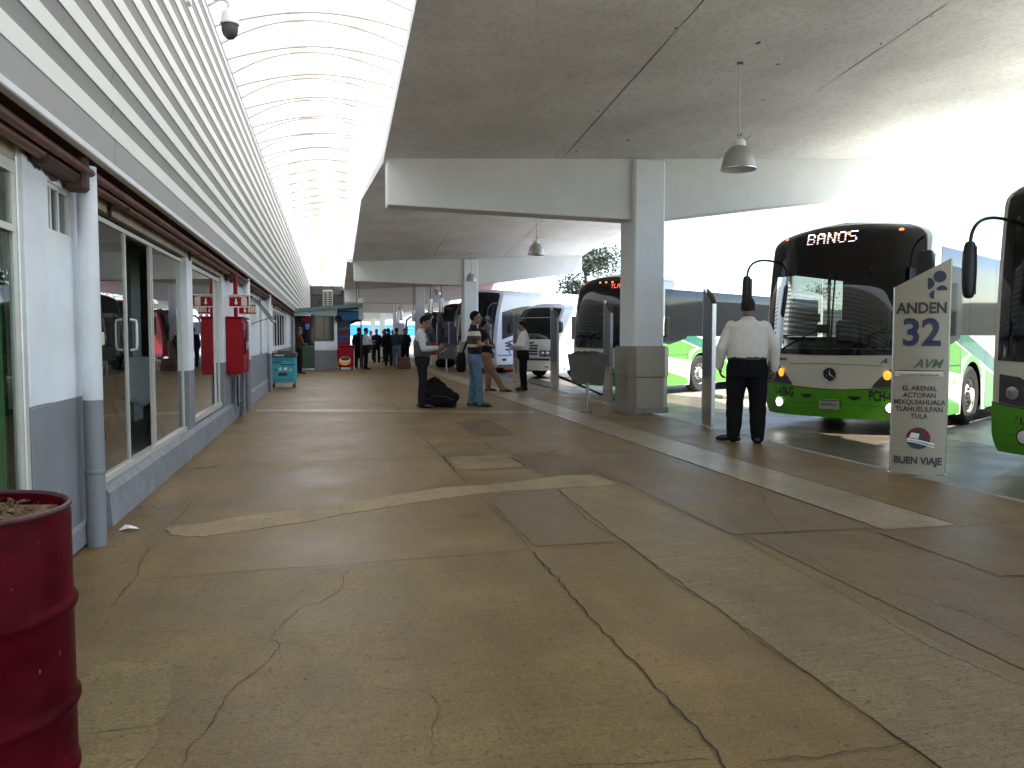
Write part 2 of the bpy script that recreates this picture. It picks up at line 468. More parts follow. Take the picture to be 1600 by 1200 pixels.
def ribbon(mb, pts, width, z, mi=0, rnd=None, rough=.5, step=.05):
    rnd = rnd or random.Random(1)
    P = [Vector((p[0], p[1], 0)) for p in pts]; Q = []
    for a, b in zip(P[:-1], P[1:]):
        n = max(1, int((b - a).length / step))
        for i in range(n): Q.append(a.lerp(b, i / n))
    Q.append(P[-1]); rows = []
    for i, q in enumerate(Q):
        d = Q[min(i + 1, len(Q) - 1)] - Q[max(0, i - 1)]
        if d.length < 1e-6: d = Vector((1, 0, 0))
        d.normalize(); nrm = Vector((-d.y, d.x, 0))
        off = nrm * rnd.gauss(0, min(.007, width * .5 + .0015))
        e = 1.0 if 0 < i < len(Q) - 1 else .3
        wl = width * .5 * e * (1 + rough * rnd.uniform(-1, 1)); wr = width * .5 * e * (1 + rough * rnd.uniform(-1, 1))
        rows.append([tuple(q + off + nrm * wl + Vector((0, 0, z))), tuple(q + off - nrm * wr + Vector((0, 0, z)))])
    mb.grid(rows, mi)
def smooth_poly(poly, jitter=0.0, seed=0):
    rnd = random.Random(seed); out = []
    n = len(poly)
    for i in range(n):
        a = Vector(poly[i]); b = Vector(poly[(i + 1) % n]); k = max(1, int((b - a).length / .05))
        for j in range(k):
            p = a.lerp(b, j / k); out.append((p.x + rnd.gauss(0, jitter), p.y + rnd.gauss(0, jitter)))
    return out

# ================================================================== SETTING: ground
def flat(name, poly, z, m, kind='structure', thick=0.0):
    mb = MB()
    if thick: mb.prism(poly, z - thick, z)
    else: mb.add([(x, y, z) for x, y in poly], [tuple(range(len(poly)))])
    return tag(mb.build(name, m), kind=kind)
ROAD = -0.15
KX = 5.42
flat('road', [(-700, -700), (900, -700), (900, 1100), (-700, 1100)], ROAD, 'road')
tag(MB().box((-1.6, -10, ROAD - .3), (KX, 112, 0)).build('platform_floor', 'floor'), kind='structure')
tag(MB().box((KX + .002, -10, ROAD - .3), (KX + .13, 112, -.012), bev=.012).build('kerb', 'kerb'), kind='structure')
FLOOR_LINES = {
 "J1":([(-1.02,4.63),(-0.86,4.64),(-0.42,4.68),(0.12,4.68),(0.68,4.73),(1.08,4.76),(1.21,4.76),(1.72,4.79),(1.85,4.77)],0.014),
 "J2":([(1.2,4.73),(1.2,4.28),(1.19,3.67),(1.18,3.33),(1.19,2.93),(1.19,2.62),(1.19,2.43),(1.17,2.2),(1.17,2.08)],0.022),
 "J3":([(1.21,6.66),(1.22,5.56),(1.21,4.76)],0.008),
 "J4":([(1.93,6.71),(1.8,5.43),(1.85,4.77),(1.79,3.87),(1.83,3.55),(1.8,3.11),(1.82,2.73),(1.8,2.45),(1.82,2.24),(1.81,2.0)],0.012),
 "J5":([(2.49,6.77),(2.57,5.58),(2.63,4.8),(2.57,4.03),(2.55,3.48),(2.48,2.88),(2.54,2.45),(2.54,2.29)],0.008),
 "J6":([(2.63,4.8),(3.14,4.79),(3.7,4.74),(4.23,4.69),(4.86,4.73)],0.012),
 "J7":([(3.61,4.68),(3.6,4.14),(3.59,3.64),(3.92,3.63)],0.03),
 "C8":([(2.79,4.64),(2.74,4.41),(2.79,4.25),(2.74,3.92),(2.75,3.72),(2.86,3.55),(2.96,3.22),(2.95,2.85)],0.009),
 "C9":([(3.55,7.73),(3.63,7.3),(3.58,6.12),(3.33,5.64),(3.16,5.22),(2.99,4.77)],0.009),
 "J10":([(-1.54,8.48),(-1.02,8.69),(-0.45,8.78),(0.29,8.75),(1.19,8.78),(1.87,8.88),(2.6,8.98),(3.54,8.76)],0.022),
 "J11":([(1.26,32.93),(1.25,21.69),(1.23,16.13),(1.19,13.13),(1.19,10.54),(1.21,8.88),(1.2,7.06)],0.016),
 "J12":([(-1.3,14.98),(0.5,14.7),(1.23,14.54),(2.53,14.92)],0.012),
 "J13":([(1.92,12.75),(1.9,10.66),(1.89,9.14)],0.014),
 "J14":([(2.46,12.63),(2.46,11.49),(2.45,10.54)],0.03),
 "J15":([(2.43,10.05),(2.5,8.43),(2.55,6.82)],0.016),
 "J16":([(1.92,8.61),(1.95,8.23),(1.95,7.84)],0.03),
 "J17":([(1.2,7.81),(1.57,7.77),(1.95,7.84)],0.014),
 "J18":([(1.22,8.82),(1.2,7.81)],0.03),
 "J19":([(1.99,8.75),(2.46,8.79),(2.6,8.98)],0.04),
 "C1":([(0.12,4.65),(0.06,4.47),(0.05,4.24),(-0.06,4.03),(-0.15,3.98),(-0.22,3.79),(-0.27,3.6),(-0.22,3.51),(-0.26,3.33),(-0.3,3.23),(-0.35,3.16),(-0.38,3.06),(-0.4,2.91),(-0.42,2.77),(-0.46,2.67),(-0.46,2.56)],0.009),
 "C2":([(-0.92,3.93),(-0.78,3.85),(-0.65,3.73),(-0.47,3.65),(-0.28,3.58)],0.006),
 "C3":([(-0.22,3.53),(-0.16,3.48),(-0.08,3.43),(-0.06,3.36),(0.13,3.31),(0.15,3.24),(0.34,3.23)],0.006),
 "C4":([(0.13,3.0),(0.24,2.94),(0.3,2.93),(0.35,2.89),(0.37,2.76),(0.32,2.62),(0.3,2.4)],0.006),
 "C5":([(0.7,2.3),(0.83,2.27),(0.95,2.25),(1.11,2.24),(1.16,2.22)],0.01),
 "C5b":([(1.28,2.19),(1.51,2.17),(1.58,2.18),(1.76,2.17),(1.84,2.19)],0.014),
 "C6":([(-1.02,4.6),(-0.91,4.57)],0.012),
 "C7":([(-1.51,6.94),(-1.31,6.93),(-1.11,6.94)],0.01),
 "C10":([(-1.12,5.37),(-1.1,5.0),(-1.06,4.73),(-1.06,4.29),(-1.07,4.19)],0.012),
 "C11":([(-1.1,6.91),(-1.09,6.36),(-1.11,5.99)],0.01),
 "C12":([(-1.07,13.8),(-1.0,11.7),(-1.09,10.65),(-1.07,10.33)],0.012),
 "C13":([(-0.81,2.84),(-0.73,2.85),(-0.59,2.85)],0.008),
 "C14":([(-0.64,3.38),(-0.6,3.34),(-0.62,3.38)],0.012),
 "J20":([(2.53,14.92),(2.16,15.76),(2.22,19.63)],0.012),
 "J21":([(1.13,32.96),(4.49,30.93)],0.03),
}
FLOOR_POLYS = {
 "A":[(-1.13,5.85),(-1.09,5.93),(-0.86,5.98),(-0.68,6.12),(-0.46,6.21),(-0.18,6.32),(0.06,6.45),(0.32,6.56),(0.59,6.73),(0.95,6.95),(1.3,6.98),(1.6,7.04),(2.17,7.32),(2.46,7.3),(2.55,6.82),(2.45,6.75),(1.87,6.69),(1.52,6.67),(1.17,6.6),(0.88,6.46),(0.61,6.33),(0.3,6.16),(0.06,6.04),(-0.13,5.89),(-0.3,5.81),(-0.47,5.73),(-0.59,5.68),(-0.84,5.57),(-1.04,5.65)],
 "D":[(-0.96,3.3),(-0.94,3.44),(-0.87,3.47),(-0.75,3.43),(-0.65,3.38),(-0.62,3.3),(-0.6,3.22),(-0.59,3.09),(-0.59,3.02),(-0.57,2.92),(-0.58,2.87),(-0.59,2.83),(-0.57,2.77),(-0.58,2.72),(-0.58,2.66),(-0.59,2.59),(-0.59,2.56),(-0.78,2.6)],
 "E":[(-1.33,15.39),(0.51,14.97),(2.08,14.34),(3.58,13.87),(3.48,13.52),(2.03,13.97),(0.49,14.45),(-1.29,14.85)],
 "G":[(2.06,12.38),(2.5,12.86),(2.45,10.54),(1.95,10.38)],
 "H":[(1.26,8.87),(1.94,8.71),(1.95,7.86),(1.23,7.83)],
}

flat('paving_band', smooth_poly([(3.71, -8), (4.30, -8), (4.30, 100), (3.71, 100)][:0] or [(3.71, 4.74), (4.30, 4.76), (4.32, 14), (4.33, 30), (4.33, 60), (3.74, 60), (3.72, 30), (3.71, 14)], .004, 3), .004, 'floor_pale', thick=.006)
flat('ribbed_band', smooth_poly([(1.81, 1.2), (2.54, 1.2), (2.56, 4.8), (2.52, 6.72), (1.93, 6.66), (1.84, 4.77)], .004, 5), .004, 'floor_rib', thick=.006)
flat('repair_strip', smooth_poly(FLOOR_POLYS["A"], .006, 7), .0045, 'floor_beige', thick=.006)
flat('worn_patch', smooth_poly(FLOOR_POLYS["D"], .007, 8), .004, 'floor_screed')
flat('cross_strip', smooth_poly(FLOOR_POLYS["E"], .012, 9), .004, 'floor_pale')
flat('trench_patch', smooth_poly([(1.93, 12.4), (2.47, 12.8), (2.46, 10.6), (1.92, 10.5)], .01, 10), .004, 'floor_dark')
flat('slab_patch', smooth_poly([(1.26, 8.74), (1.92, 8.72), (1.93, 7.88), (1.25, 7.85)], .004, 11), .004, 'floor_rib')
flat('trench_patch', smooth_poly([(1.98, 8.7), (2.45, 8.75), (2.48, 7.4), (1.99, 7.15)], .01, 12), .004, 'floor_dark')
rnd = random.Random(4)
mb = MB()
for k, (pts, wd) in FLOOR_LINES.items():
    ribbon(mb, pts, wd * (.32 if k[0] == 'C' else .40), .0058, rnd=rnd, rough=.8 if k[0] == 'C' else .45, step=.03 if k[0] == 'C' else .06)
for y in (20.6, 27, 34, 42, 52, 64):
    ribbon(mb, [(-1.3, y), (1.2, y - .1), (3.7, y - .25)], .014, .0058, rnd=rnd, step=.3)
ribbon(mb, [(2.5, 15), (2.5, 25), (2.5, 45)], .012, .0058, rnd=rnd, step=.3)
ribbon(mb, [(3.705, 4.7), (3.71, 9), (3.72, 20), (3.73, 45)], .008, .0058, rnd=rnd, step=.12)
ribbon(mb, [(4.31, 4.7), (4.32, 9), (4.33, 20), (4.34, 45)], .008, .0058, rnd=rnd, step=.12)
ribbon(mb, [(-1.35, 8.5), (-1.1, 8.62)], .03, .0058, rnd=rnd, rough=1)
tag(mb.build('floor_cracks', 'crack'), kind='structure')
flat('slab_patch', smooth_poly([(2.66, 1.0), (3.58, 1.0), (3.58, 4.66), (2.70, 4.72)], .003, 13), .003, 'floor_rose')
flat('slab_patch', smooth_poly([(2.62, 4.84), (3.66, 4.80), (3.67, 8.7), (2.58, 8.9)], .003, 15), .003, 'floor_rose')
flat('slab_patch', smooth_poly([(-.95, 1.0), (1.16, 1.0), (1.18, 4.70), (-.9, 4.60)], .003, 16), .002, 'floor_olive')
flat('slab_patch', smooth_poly([(1.25, 4.84), (1.80, 4.84), (1.85, 6.5), (1.25, 6.5)], .003, 17), .003, 'floor_rose')
# grit, crumbs and litter close to the camera
mb = MB(); rnd = random.Random(21)
def grit(x, y, r):
    mb.add([(x - r, y - r * .6, .0062), (x + r * .8, y - r, .0062), (x + r, y + r * .7, .0062), (x - r * .5, y + r, .0062), (x, y, .0062 + r * .8)],
           [(0, 1, 4), (1, 2, 4), (2, 3, 4), (3, 0, 4)])
for i in range(900):
    x = rnd.uniform(-1.35, 5.2); y = 1.4 + rnd.random() ** 1.7 * 9
    grit(x, y, rnd.uniform(.0015, .0045))
for i in range(500):
    grit(-1.48 + abs(rnd.gauss(0, .16)), rnd.uniform(3.2, 16), rnd.uniform(.002, .007))
tag(mb.build('grit', 'soil'), 'scattered grit and crumbs lying on the concrete platform', 'grit', kind='stuff')
lf = MB(); lf.add([(0, 0, .002), (.018, .008, .008), (.034, .004, .004), (.03, .022, .009), (.012, .026, .006), (.016, .012, .003)],
       [(0, 1, 5), (1, 2, 5), (2, 3, 5), (3, 4, 5), (4, 0, 5)])
o = lf.build('paper_scrap', 'cream'); o.location = (.462, 2.26, .005)
tag(o, 'small crumpled cream scrap lying alone on the near floor', 'litter')
pl = MB(); pl.add([(0, 0, .004), (.07, -.02, .02), (.13, .01, .006), (.10, .05, .012), (.03, .05, .03), (.06, .02, .035)],
       [(0, 1, 5), (1, 2, 5), (2, 3, 5), (3, 4, 5), (4, 0, 5)])
o = pl.build('paper_scrap', 'paper'); o.location = (-1.42, 5.86, .004)
tag(o, 'crumpled white wrapper at the foot of the grey plinth by the round pipe', 'litter')
# darker brown strip with a ragged outer edge on the apron
rnd = random.Random(14)
flat('dark_apron_strip', smooth_poly([(5.57, -8), (8.4, -8)] + [(8.6 + rnd.uniform(-.5, .6), -6 + 2.2 * k) for k in range(30)] + [(5.57, 60)], .03, 40), ROAD + .004, floor_mat('dark brown apron', (.125, .108, .085), .40), thick=.006)
tag(MB().box((9.2, 17.6, ROAD), (13.5, 18.0, ROAD + .10), bev=.02).build('kerb', 'kerb'), kind='structure')
# low dry hills round the far side of the yard
mb = MB(); rows = []
for j in range(7):
    r = []
    for i in range(140):
        az = R(-35 + 215 * i / 139); t = j / 6
        hgt = (17 + 11 * mnoise.noise(Vector((az * 3.1, 3.1, 0))) + 5 * mnoise.noise(Vector((az * 13, 9, 0)))) * math.sin(t * math.pi / 2)
        d = 300 + j * 22
        r.append((d * math.sin(az), d * math.cos(az), ROAD - .3 + max(0, hgt)))
    rows.append(r)
mb.grid(rows)
tag(mb.build('hills', pm('dry scrub hill', (.060, .062, .038), .95, var=.45, scale=.06), smooth=True), kind='structure')

# ================================================================== CANOPY
BEAMS = [-4.5 + 18 * i for i in range(7)]
XL, XR = .90, 10.1
def soffit(x, y):
    d = abs((y + 4.5 + 9) % 18 - 9)
    return 4.20 + .048 * (x - XL) + .098 * d
can = thing('concrete_canopy', 'long white concrete canopy with folded roof on columns and beams over the platform', 'canopy', (5.45, 13.5, 0))
ys = sorted([b for b in BEAMS] + [b + 9 for b in BEAMS] + [-13.5])
xs = [XL + (XR - XL) * i / 12 for i in range(13)]
mb = MB()
low = [[(x, y, soffit(x, y)) for x in xs] for y in ys]
top = [[(x, y, soffit(x, y) + .15) for x in xs] for y in ys]
mb.grid([r[::-1] for r in low]); mb.grid(top)
mb.grid([[low[i][0], top[i][0]] for i in range(len(ys))]); mb.grid([[top[i][-1], low[i][-1]] for i in range(len(ys))])
mb.grid([low[0], top[0]]); mb.grid([top[-1], low[-1]])
mb.build('roof_slab', 'concrete', can, world=True, fix=True)
mb = MB(); rnd = random.Random(5)
for x in (3.9, 6.75):
    for a, b in zip(ys[:-1], ys[1:]):
        if b > 80: continue
        n = 60; rows = []
        for i in range(n + 1):
            y = a + (b - a) * i / n; wd = .006 * max(.1, 1 + .9 * mnoise.noise(Vector((x, y * 1.1, 2)))) * (1 if mnoise.noise(Vector((x * 3, y * .6, 7))) > -.22 else .12)
            xo = x + .012 * mnoise.noise(Vector((x, y * 2, 0)))
            rows.append([(xo - wd, y, soffit(xo, y) - .003), (xo + wd, y, soffit(xo, y) - .003)])
        mb.grid(rows)
for i in range(70):
    x = rnd.uniform(1.3, 9.5); y = rnd.uniform(5, 31); r = rnd.uniform(.006, .022)
    if abs((y + 4.5) % 18) < .4 or abs((y + 4.5) % 18 - 9) < .2: continue
    k = rnd.choice((3.9, 6.75, x, x)); x = k + rnd.gauss(0, .1) if k != x else x
    c = [(x + r * rnd.uniform(.5, 1.4) * math.cos(t) * 1.3, y + r * 2.2 * rnd.uniform(.5, 1.3) * math.sin(t)) for t in (0, .9, 1.8, 2.7, 3.6, 4.5, 5.4)]
    mb.add([(p, q, soffit(p, q) - .003) for p, q in c], [tuple(range(7))])
mb.build('soffit_joint', 'crack', can, world=True)
for k, by in enumerate(BEAMS):
    zt = lambda x: soffit(x, by) + .05
    poly = [(.95, zt(.95)), (.95, zt(.95) - .77), (3.0, zt(3) - .92), (5.17, zt(5.17) - 1.08), (5.74, zt(5.74) - 1.08), (8, zt(8) - .87), (10.05, zt(10.05) - .70), (10.05, zt(10.05))]
    b = MB().prism(poly[::-1], by - .22, by + .24, axis='y').build('beam', 'beam', can, world=True, fix=True)
    bv = b.modifiers.new('edge', 'BEVEL'); bv.width = .018; bv.segments = 2
    mb = MB(); zc = zt(5.4) - .06
    mb.box((5.17, by - .35, 0), (5.74, by + .35, zc), bev=.03)
    c = mb.build('column', 'column', can, world=True)
    mb = MB()
    def octo(h0, h1, e, ch):
        x0, x1, y0, y1 = 5.17 - e, 5.74 + e, by - .35 - e, by + .35 + e
        mb.prism([(x0 + ch, y0), (x1 - ch, y0), (x1, y0 + ch), (x1, y1 - ch), (x1 - ch, y1), (x0 + ch, y1), (x0, y1 - ch), (x0, y0 + ch)], h0, h1)
    for a in ((.10, .625, .085, .12), (.645, 1.16, .10, .12)):
        mb = MB(); octo(*a); cl = mb.build('steel_cladding', 'cladding', None)
        cl.data.transform(Matrix.Translation((-can.location.x, -can.location.y, 0))); link_child(cl, c)
    for a in ((0, .10, .10, .10), (.625, .645, .075, .10), (1.16, 1.175, .07, .1)):
        mb = MB(); octo(*a); cl = mb.build('base_trim', 'plinth', None)
        cl.data.transform(Matrix.Translation((-can.location.x, -can.location.y, 0))); link_child(cl, c)

# ================================================================== SKYLIGHT VAULT
sk = thing('skylight_vault', 'translucent white barrel vault roof running the length of the platform between cladding and canopy', 'skylight', (-.1, 28, 5.2))
def vault(u): return (-1.36 + 2.46 * u, 5.24 + .14 * u + .34 * (4 * u * (1 - u)) * (1.12 - .25 * u))
mb = MB()
NU = 16
for y0 in range(-12, 62, 2):
    mb.grid([[(vault(i / NU)[0], y, vault(i / NU)[1]) for i in range(NU + 1)] for y in (y0, y0 + 2)])
pn = mb.build('roof_panel', 'skylight', sk, smooth=True, world=False, fix=True)
pn.data.transform(Matrix.Translation((0, 0, 0))); pn.location = -sk.location
rb = MB().tube([(vault(i / NU)[0], 0, vault(i / NU)[1] - .03) for i in range(NU + 1)], .015, 6).build('rib', 'rib', None)
rb.data.transform(Matrix.Translation((.1, 0, -5.2)))
tie = MB().tube([(vault(0)[0], 0, vault(0)[1] - .03)] + [(vault(i / NU)[0], 0, vault(0)[1] + .14 * i / NU - .02 + .20 * math.sin(math.pi * i / NU)) for i in range(1, NU)] + [(1.09, 0, vault(1)[1] - .03)], .015, 6).build('rib', 'rib', None)
tie.data.transform(Matrix.Translation((.1, 0, -5.2)))
for i in range(92):
    y = 4.0 + i * .62
    src = rb if i % 2 == 0 else tie
    o = src if i < 2 else src.copy()
    if i >= 2: col.objects.link(o)
    o.location = (0, y - 28, 0); link_child(o, sk)
for y, s in ((14.2, .25), (22.5, -.3), (41, .2)):
    MB().tube([(-1.34, y, 5.05), (-.2, y + s * .5, 5.12), (1.04, y + s, 5.1)], .008, 6).build('tie_cable', 'dark_grey', sk, world=True).location = (0, 0, -5.2)
mb = MB()
ylist = [-12 + .5 * i for i in range(149)]
mb.grid([[(1.06, y, soffit(1.06, y) + .12), (1.06, y, 5.40)] for y in ylist]); mb.grid([[(1.12, y, 5.40), (1.12, y, soffit(1.12, y) + .12)] for y in ylist])
mb.grid([[(1.06, y, 5.4), (1.12, y, 5.4)] for y in ylist])
o = mb.build('added_sun_block', 'concrete', sk, fix=True); o.location = -sk.location  # wall added between slab and vault to stop direct sun leaking in
mb = MB()
for x in (-1.3, -.55, .25, 1.0): mb.box((x - .04, 61.6, 2.6), (x + .04, 61.7, 5.3))
mb.box((-1.36, 61.55, 4.55), (1.1, 61.72, 4.75)); mb.box((-1.36, 61.72, 2.6), (1.1, 61.8, 5.2))
for a, b in (((-1.3, 3), (-.5, 4.5)), ((-.5, 3), (.3, 4.5)), ((1.0, 3), (.3, 4.5))): mb.cyl((a[0], 61.5, a[1]), (b[0], 61.5, b[1]), .05)
o = mb.build('end_frame', 'dark_grey', sk); o.location = -sk.location

# ================================================================== TERMINAL BUILDING (left)
tb = thing('terminal_building', 'long low white and grey terminal building with glass shop fronts under a striped cladding band', 'building', (-1.55, 10, 0))
WX = -1.55
def tpart(mb, name, m, parent=None, smooth=False):
    o = mb.build(name, m, None, smooth)
    o.data.transform(Matrix.Translation((-tb.location.x, -tb.location.y, 0)))
    link_child(o, parent or tb)
    return o
# walls in two paints: (y0, y1) runs of solid wall
solid = [(-9, 3.35), (4.62, 6.05), (9.6, 9.98), (12.62, 19.15), (19.75, 21.2), (22.2, 23.6), (31.6, 62)]
for y0, y1 in solid:
    zs = .95; up, lo = MB(), MB()
    lo.box((WX - .15, y0, 0), (WX, y1, zs))
    if y0 == 4.62:      # wall with the little recessed window
        up.box((WX - .15, y0, zs), (WX, y1, 1.91)); up.box((WX - .15, y0, 2.215), (WX, y1, 2.40))
        up.box((WX - .15, y0, 1.91), (WX, 5.07, 2.215)); up.box((WX - .15, 5.50, 1.91), (WX, y1, 2.215))
    else:
        up.box((WX - .15, y0, zs), (WX, y1, 2.22 if y0 > 5 else 2.4))
    tpart(up, 'upper_wall', 'white_wall'); tpart(lo, 'lower_wall', 'grey_wall')
mb = MB()
mb.box((WX - .16, 6.05, 2.22), (WX - .005, 62, 2.42)); mb.box((WX - .16, -9, 2.22), (WX - .006, 4.62, 2.42))
tpart(mb, 'stained_lintel', 'cream_wall')
mb = MB(); mb.prism([(WX - .16, 0), (WX + .055, 0), (WX + .04, .235), (WX + .005, .28), (WX - .16, .28)][::-1], 6.02, 34, axis='y')
tpart(mb, 'plinth', 'plinth')
mb = MB(); mb.box((WX - .02, 4.62, 0), (WX + .035, 5.95, .16), bev=.02)
tpart(mb, 'plinth', 'plinth')
mb = MB()
mb.box((WX - .02, 4.66, .952), (WX + .014, 5.0, 2.28), bev=.006)
tpart(mb, 'pilaster', 'white_wall')
mb = MB(); mb.box((WX - .02, 4.66, .16), (WX + .014, 5.0, .95), bev=.006); tpart(mb, 'pilaster_base', 'grey_wall')
mb = MB(); mb.box((WX - .02, 21.25, 0), (WX + .09, 21.7, .95), bev=.01); tpart(mb, 'pilaster_base', 'grey_wall')
mb = MB(); mb.box((WX - .02, 21.25, .952), (WX + .09, 21.7, 2.3), bev=.01); tpart(mb, 'pilaster', 'white_wall')
rnd = random.Random(17); mb = MB()
for cx, cz, rx, rz in ((4.85, 2.27, .10, .035), (5.02, 2.255, .09, .025), (4.74, 2.30, .05, .05), (5.14, 2.24, .07, .02)):
    pts = [(WX + .0165, cx + rx * rnd.uniform(.6, 1.25) * math.cos(a), cz + rz * rnd.uniform(.5, 1.3) * math.sin(a)) for a in [k * math.pi / 9 for k in range(18)]]
    mb.add(pts, [tuple(range(18))])
tpart(mb, 'soot_stain', 'rust')
mb = MB()
for k in range(46):
    y = rnd.choice((rnd.uniform(4.7, 6.0), rnd.uniform(6.1, 14))); z = .285 + abs(rnd.gauss(0, .01)) if y > 6.02 else rnd.uniform(.17, .5); s_ = rnd.uniform(.004, .016)
    if y > 6.02: z = rnd.uniform(.02, .2)
    x = WX + (.0155 if y < 5.0 else .0015) if y < 6.02 else WX + .0565 - max(0, z - .0) * .064
    mb.add([(x, y + s_ * rnd.uniform(.5, 2) * math.cos(a), z + s_ * rnd.uniform(.5, 1) * math.sin(a)) for a in (0, 1, 2, 3, 4, 5)], [tuple(range(6))])
tag(tpart(mb, 'paint_chip', 'cream_wall'), kind='stuff')
# interior rooms, so the glass looks into something
mb = MB(); mb.box((-6, -9, .20), (WX - .16, 34, .26)); tpart(mb, 'room_floor', 'room_floor')
mb = MB(); mb.box((-6.1, -9, .26), (-6, 34, 2.5)); mb.box((-6, 5.9, .26), (WX - .16, 6.0, 2.5)); 
mb.box((-6, 15.5, .26), (WX - .16, 15.6, 2.5)); mb.box((-2.85, 10.9, .26), (-2.42, 11.4, 2.5))
tpart(mb, 'room_wall', 'room')
mb = MB(); mb.box((-6.1, -9, 2.5), (WX - .17, 34, 2.6)); tpart(mb, 'room_ceiling', 'room')
mb = MB(); mb.box((-12, -9, 5.0), (-1.37, 62, 5.2)); mb.box((-12, -9, 0), (-11.9, 62, 5.0)); tpart(mb, 'roof_slab', 'room')
# striped cladding band
FX = -1.35
def strip(mb, z0, z1, x): mb.box((x - .04, -10, z0), (x, 61.4, z1))
wmb, gmb = MB(), MB()
gz0, per = 2.44, .2257
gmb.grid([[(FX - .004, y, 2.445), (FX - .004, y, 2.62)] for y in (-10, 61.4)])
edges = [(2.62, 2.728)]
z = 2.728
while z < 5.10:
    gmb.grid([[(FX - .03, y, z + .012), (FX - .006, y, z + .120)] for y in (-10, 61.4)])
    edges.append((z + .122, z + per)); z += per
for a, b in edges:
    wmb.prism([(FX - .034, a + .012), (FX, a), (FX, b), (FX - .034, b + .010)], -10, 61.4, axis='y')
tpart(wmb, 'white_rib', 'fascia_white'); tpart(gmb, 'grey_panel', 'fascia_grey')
mb = MB(); mb.box((FX - .05, -10, 2.40), (FX + .008, 61.4, 2.444), bev=.006); mb.box((FX - .08, -10, 5.2), (FX + .01, 61.4, 5.27)); tpart(mb, 'edge_trim', 'trim_white')
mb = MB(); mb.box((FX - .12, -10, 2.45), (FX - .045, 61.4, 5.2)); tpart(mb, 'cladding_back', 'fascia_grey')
mb = MB(); rnd = random.Random(2)
for k in range(16):
    y = 5.75 + k * 3.02
    tops = [(2.45, 2.618)] + [(2.728 + per * j + .014, 2.728 + per * j + .118) for j in range(10)]
    for j, (a, b) in enumerate(tops):
        if j and rnd.random() < .35: continue
        dy = .0 + j * .02
        xa = FX - .004 if j == 0 else FX - .03; xb = FX - .004 if j == 0 else FX - .006
        mb.add([(xa + .003, y + dy, a), (xa + .003, y + dy + .008, a), (xb + .003, y + dy + .008 + .01, b), (xb + .003, y + dy + .01, b)], [(0, 1, 2, 3)])
tag(tpart(mb, 'panel_seam', 'dark_grey'), kind='stuff')
mb = MB(); mb.box((WX - .02, -10, 2.405), (FX - .052, 61.4, 2.43)); tpart(mb, 'soffit_board', 'rust')
for i, (x, zz, r) in enumerate(((-1.43, 2.335, .028), (-1.485, 2.30, .03), (-1.50, 2.375, .022))):
    mb = MB(); pts = []
    for k in range(60): pts.append((x + .006 * mnoise.noise(Vector((k * .7, i, 0))), -9 + k * 1.0, zz + .012 * mnoise.noise(Vector((k * .5, i, 5)))))
    mb.tube(pts, r, 10); tpart(mb, 'service_pipe', 'rust_pipe' if i != 2 else 'rust', smooth=True)
for y in (6.35, 9.75, 13.0, 16.4, 20, 24, 28):
    mb = MB(); mb.box((-1.548, y, 2.20), (-1.53, y + .03, 2.40)); mb.box((-1.548, y, 2.245), (-1.40, y + .03, 2.265)); tpart(mb, 'pipe_bracket', 'rust')
mb = MB(); mb.box((-1.56, 4.75, 2.25), (-1.44, 5.34, 2.32), bev=.03); mb.box((-1.54, 5.30, 2.2), (-1.41, 5.40, 2.42), bev=.02); tpart(mb, 'broken_bracket', 'rust')
for y in (13.1, 16.0):
    mb = MB(); rnd = random.Random(int(y))
    for k in range(5): mb.tube([(-1.5 + rnd.uniform(-.03, .06), y + rnd.uniform(-.3, .3), 2.39), (-1.45, y + rnd.uniform(-.2, .2), 2.26 + rnd.uniform(-.05, .05)), (-1.5, y + rnd.uniform(-.3, .3), 2.2)], .018, 6)
    tpart(mb, 'cable_bundle', 'rust', smooth=True)

def framed(name, y0, y1, z0, z1, divs, glassm='door_glass', x=WX - .06, fw=.032, gaps=(), frame_m='alu', handle=None, transom=None):
    """a frame with upright divisions; each bay a pane of its own unless listed in gaps"""
    mb = MB()
    mb.box((x - .03, y0, z0), (x + .035, y1, z0 + fw * 1.3)); mb.box((x - .02, y0, z1 - fw), (x + .02, y1, z1))
    edges = [y0] + list(divs) + [y1 - fw]
    for y in edges: mb.box((x - .012, y, z0 + fw * 1.3), (x + .014, y + fw, z1 - fw))
    f = tpart(mb, name, frame_m)
    for i, (a, b) in enumerate(zip(edges[:-1], edges[1:])):
        if i in gaps: continue
        if transom:
            g = MB().box((x - .025, a + fw, transom), (x + .03, b, transom + .035)); tpart(g, 'transom', frame_m, f)
        g = MB().add([(x + .002, a + fw, z0 + fw), (x + .002, b, z0 + fw), (x + .002, b, z1 - fw), (x + .002, a + fw, z1 - fw)], [(0, 1, 2, 3)])
        tpart(g, 'pane', glassm, f)
    if handle:
        y, za, zb = handle
        g = MB().tube([(x + .03, y, za), (x + .075, y, za + .01), (x + .078, y, za + .04), (x + .078, y, zb - .04), (x + .075, y, zb - .01), (x + .03, y, zb)], .011, 8)
        tpart(g, 'handle', 'white', f, smooth=True)
    return f
sd = framed('sliding_door', 6.07, 9.58, .28, 2.19, [7.02, 7.94, 8.02], gaps=(1, 2), handle=(7.06, 1.22, 1.47))
framed('shop_window', 9.99, 12.60, .30, 2.20, [12.15], fw=.05)
gd = framed('green_door', 3.36, 4.575, .06, 2.21, [3.95], fw=.06, transom=1.85, glassm='curtain_glass', x=WX - .01)
mb = MB(); mb.box((WX - .03, 4.58, .02), (WX + .012, 4.64, 2.25), bev=.006); tpart(mb, 'door_jamb', 'alu')
rows = []
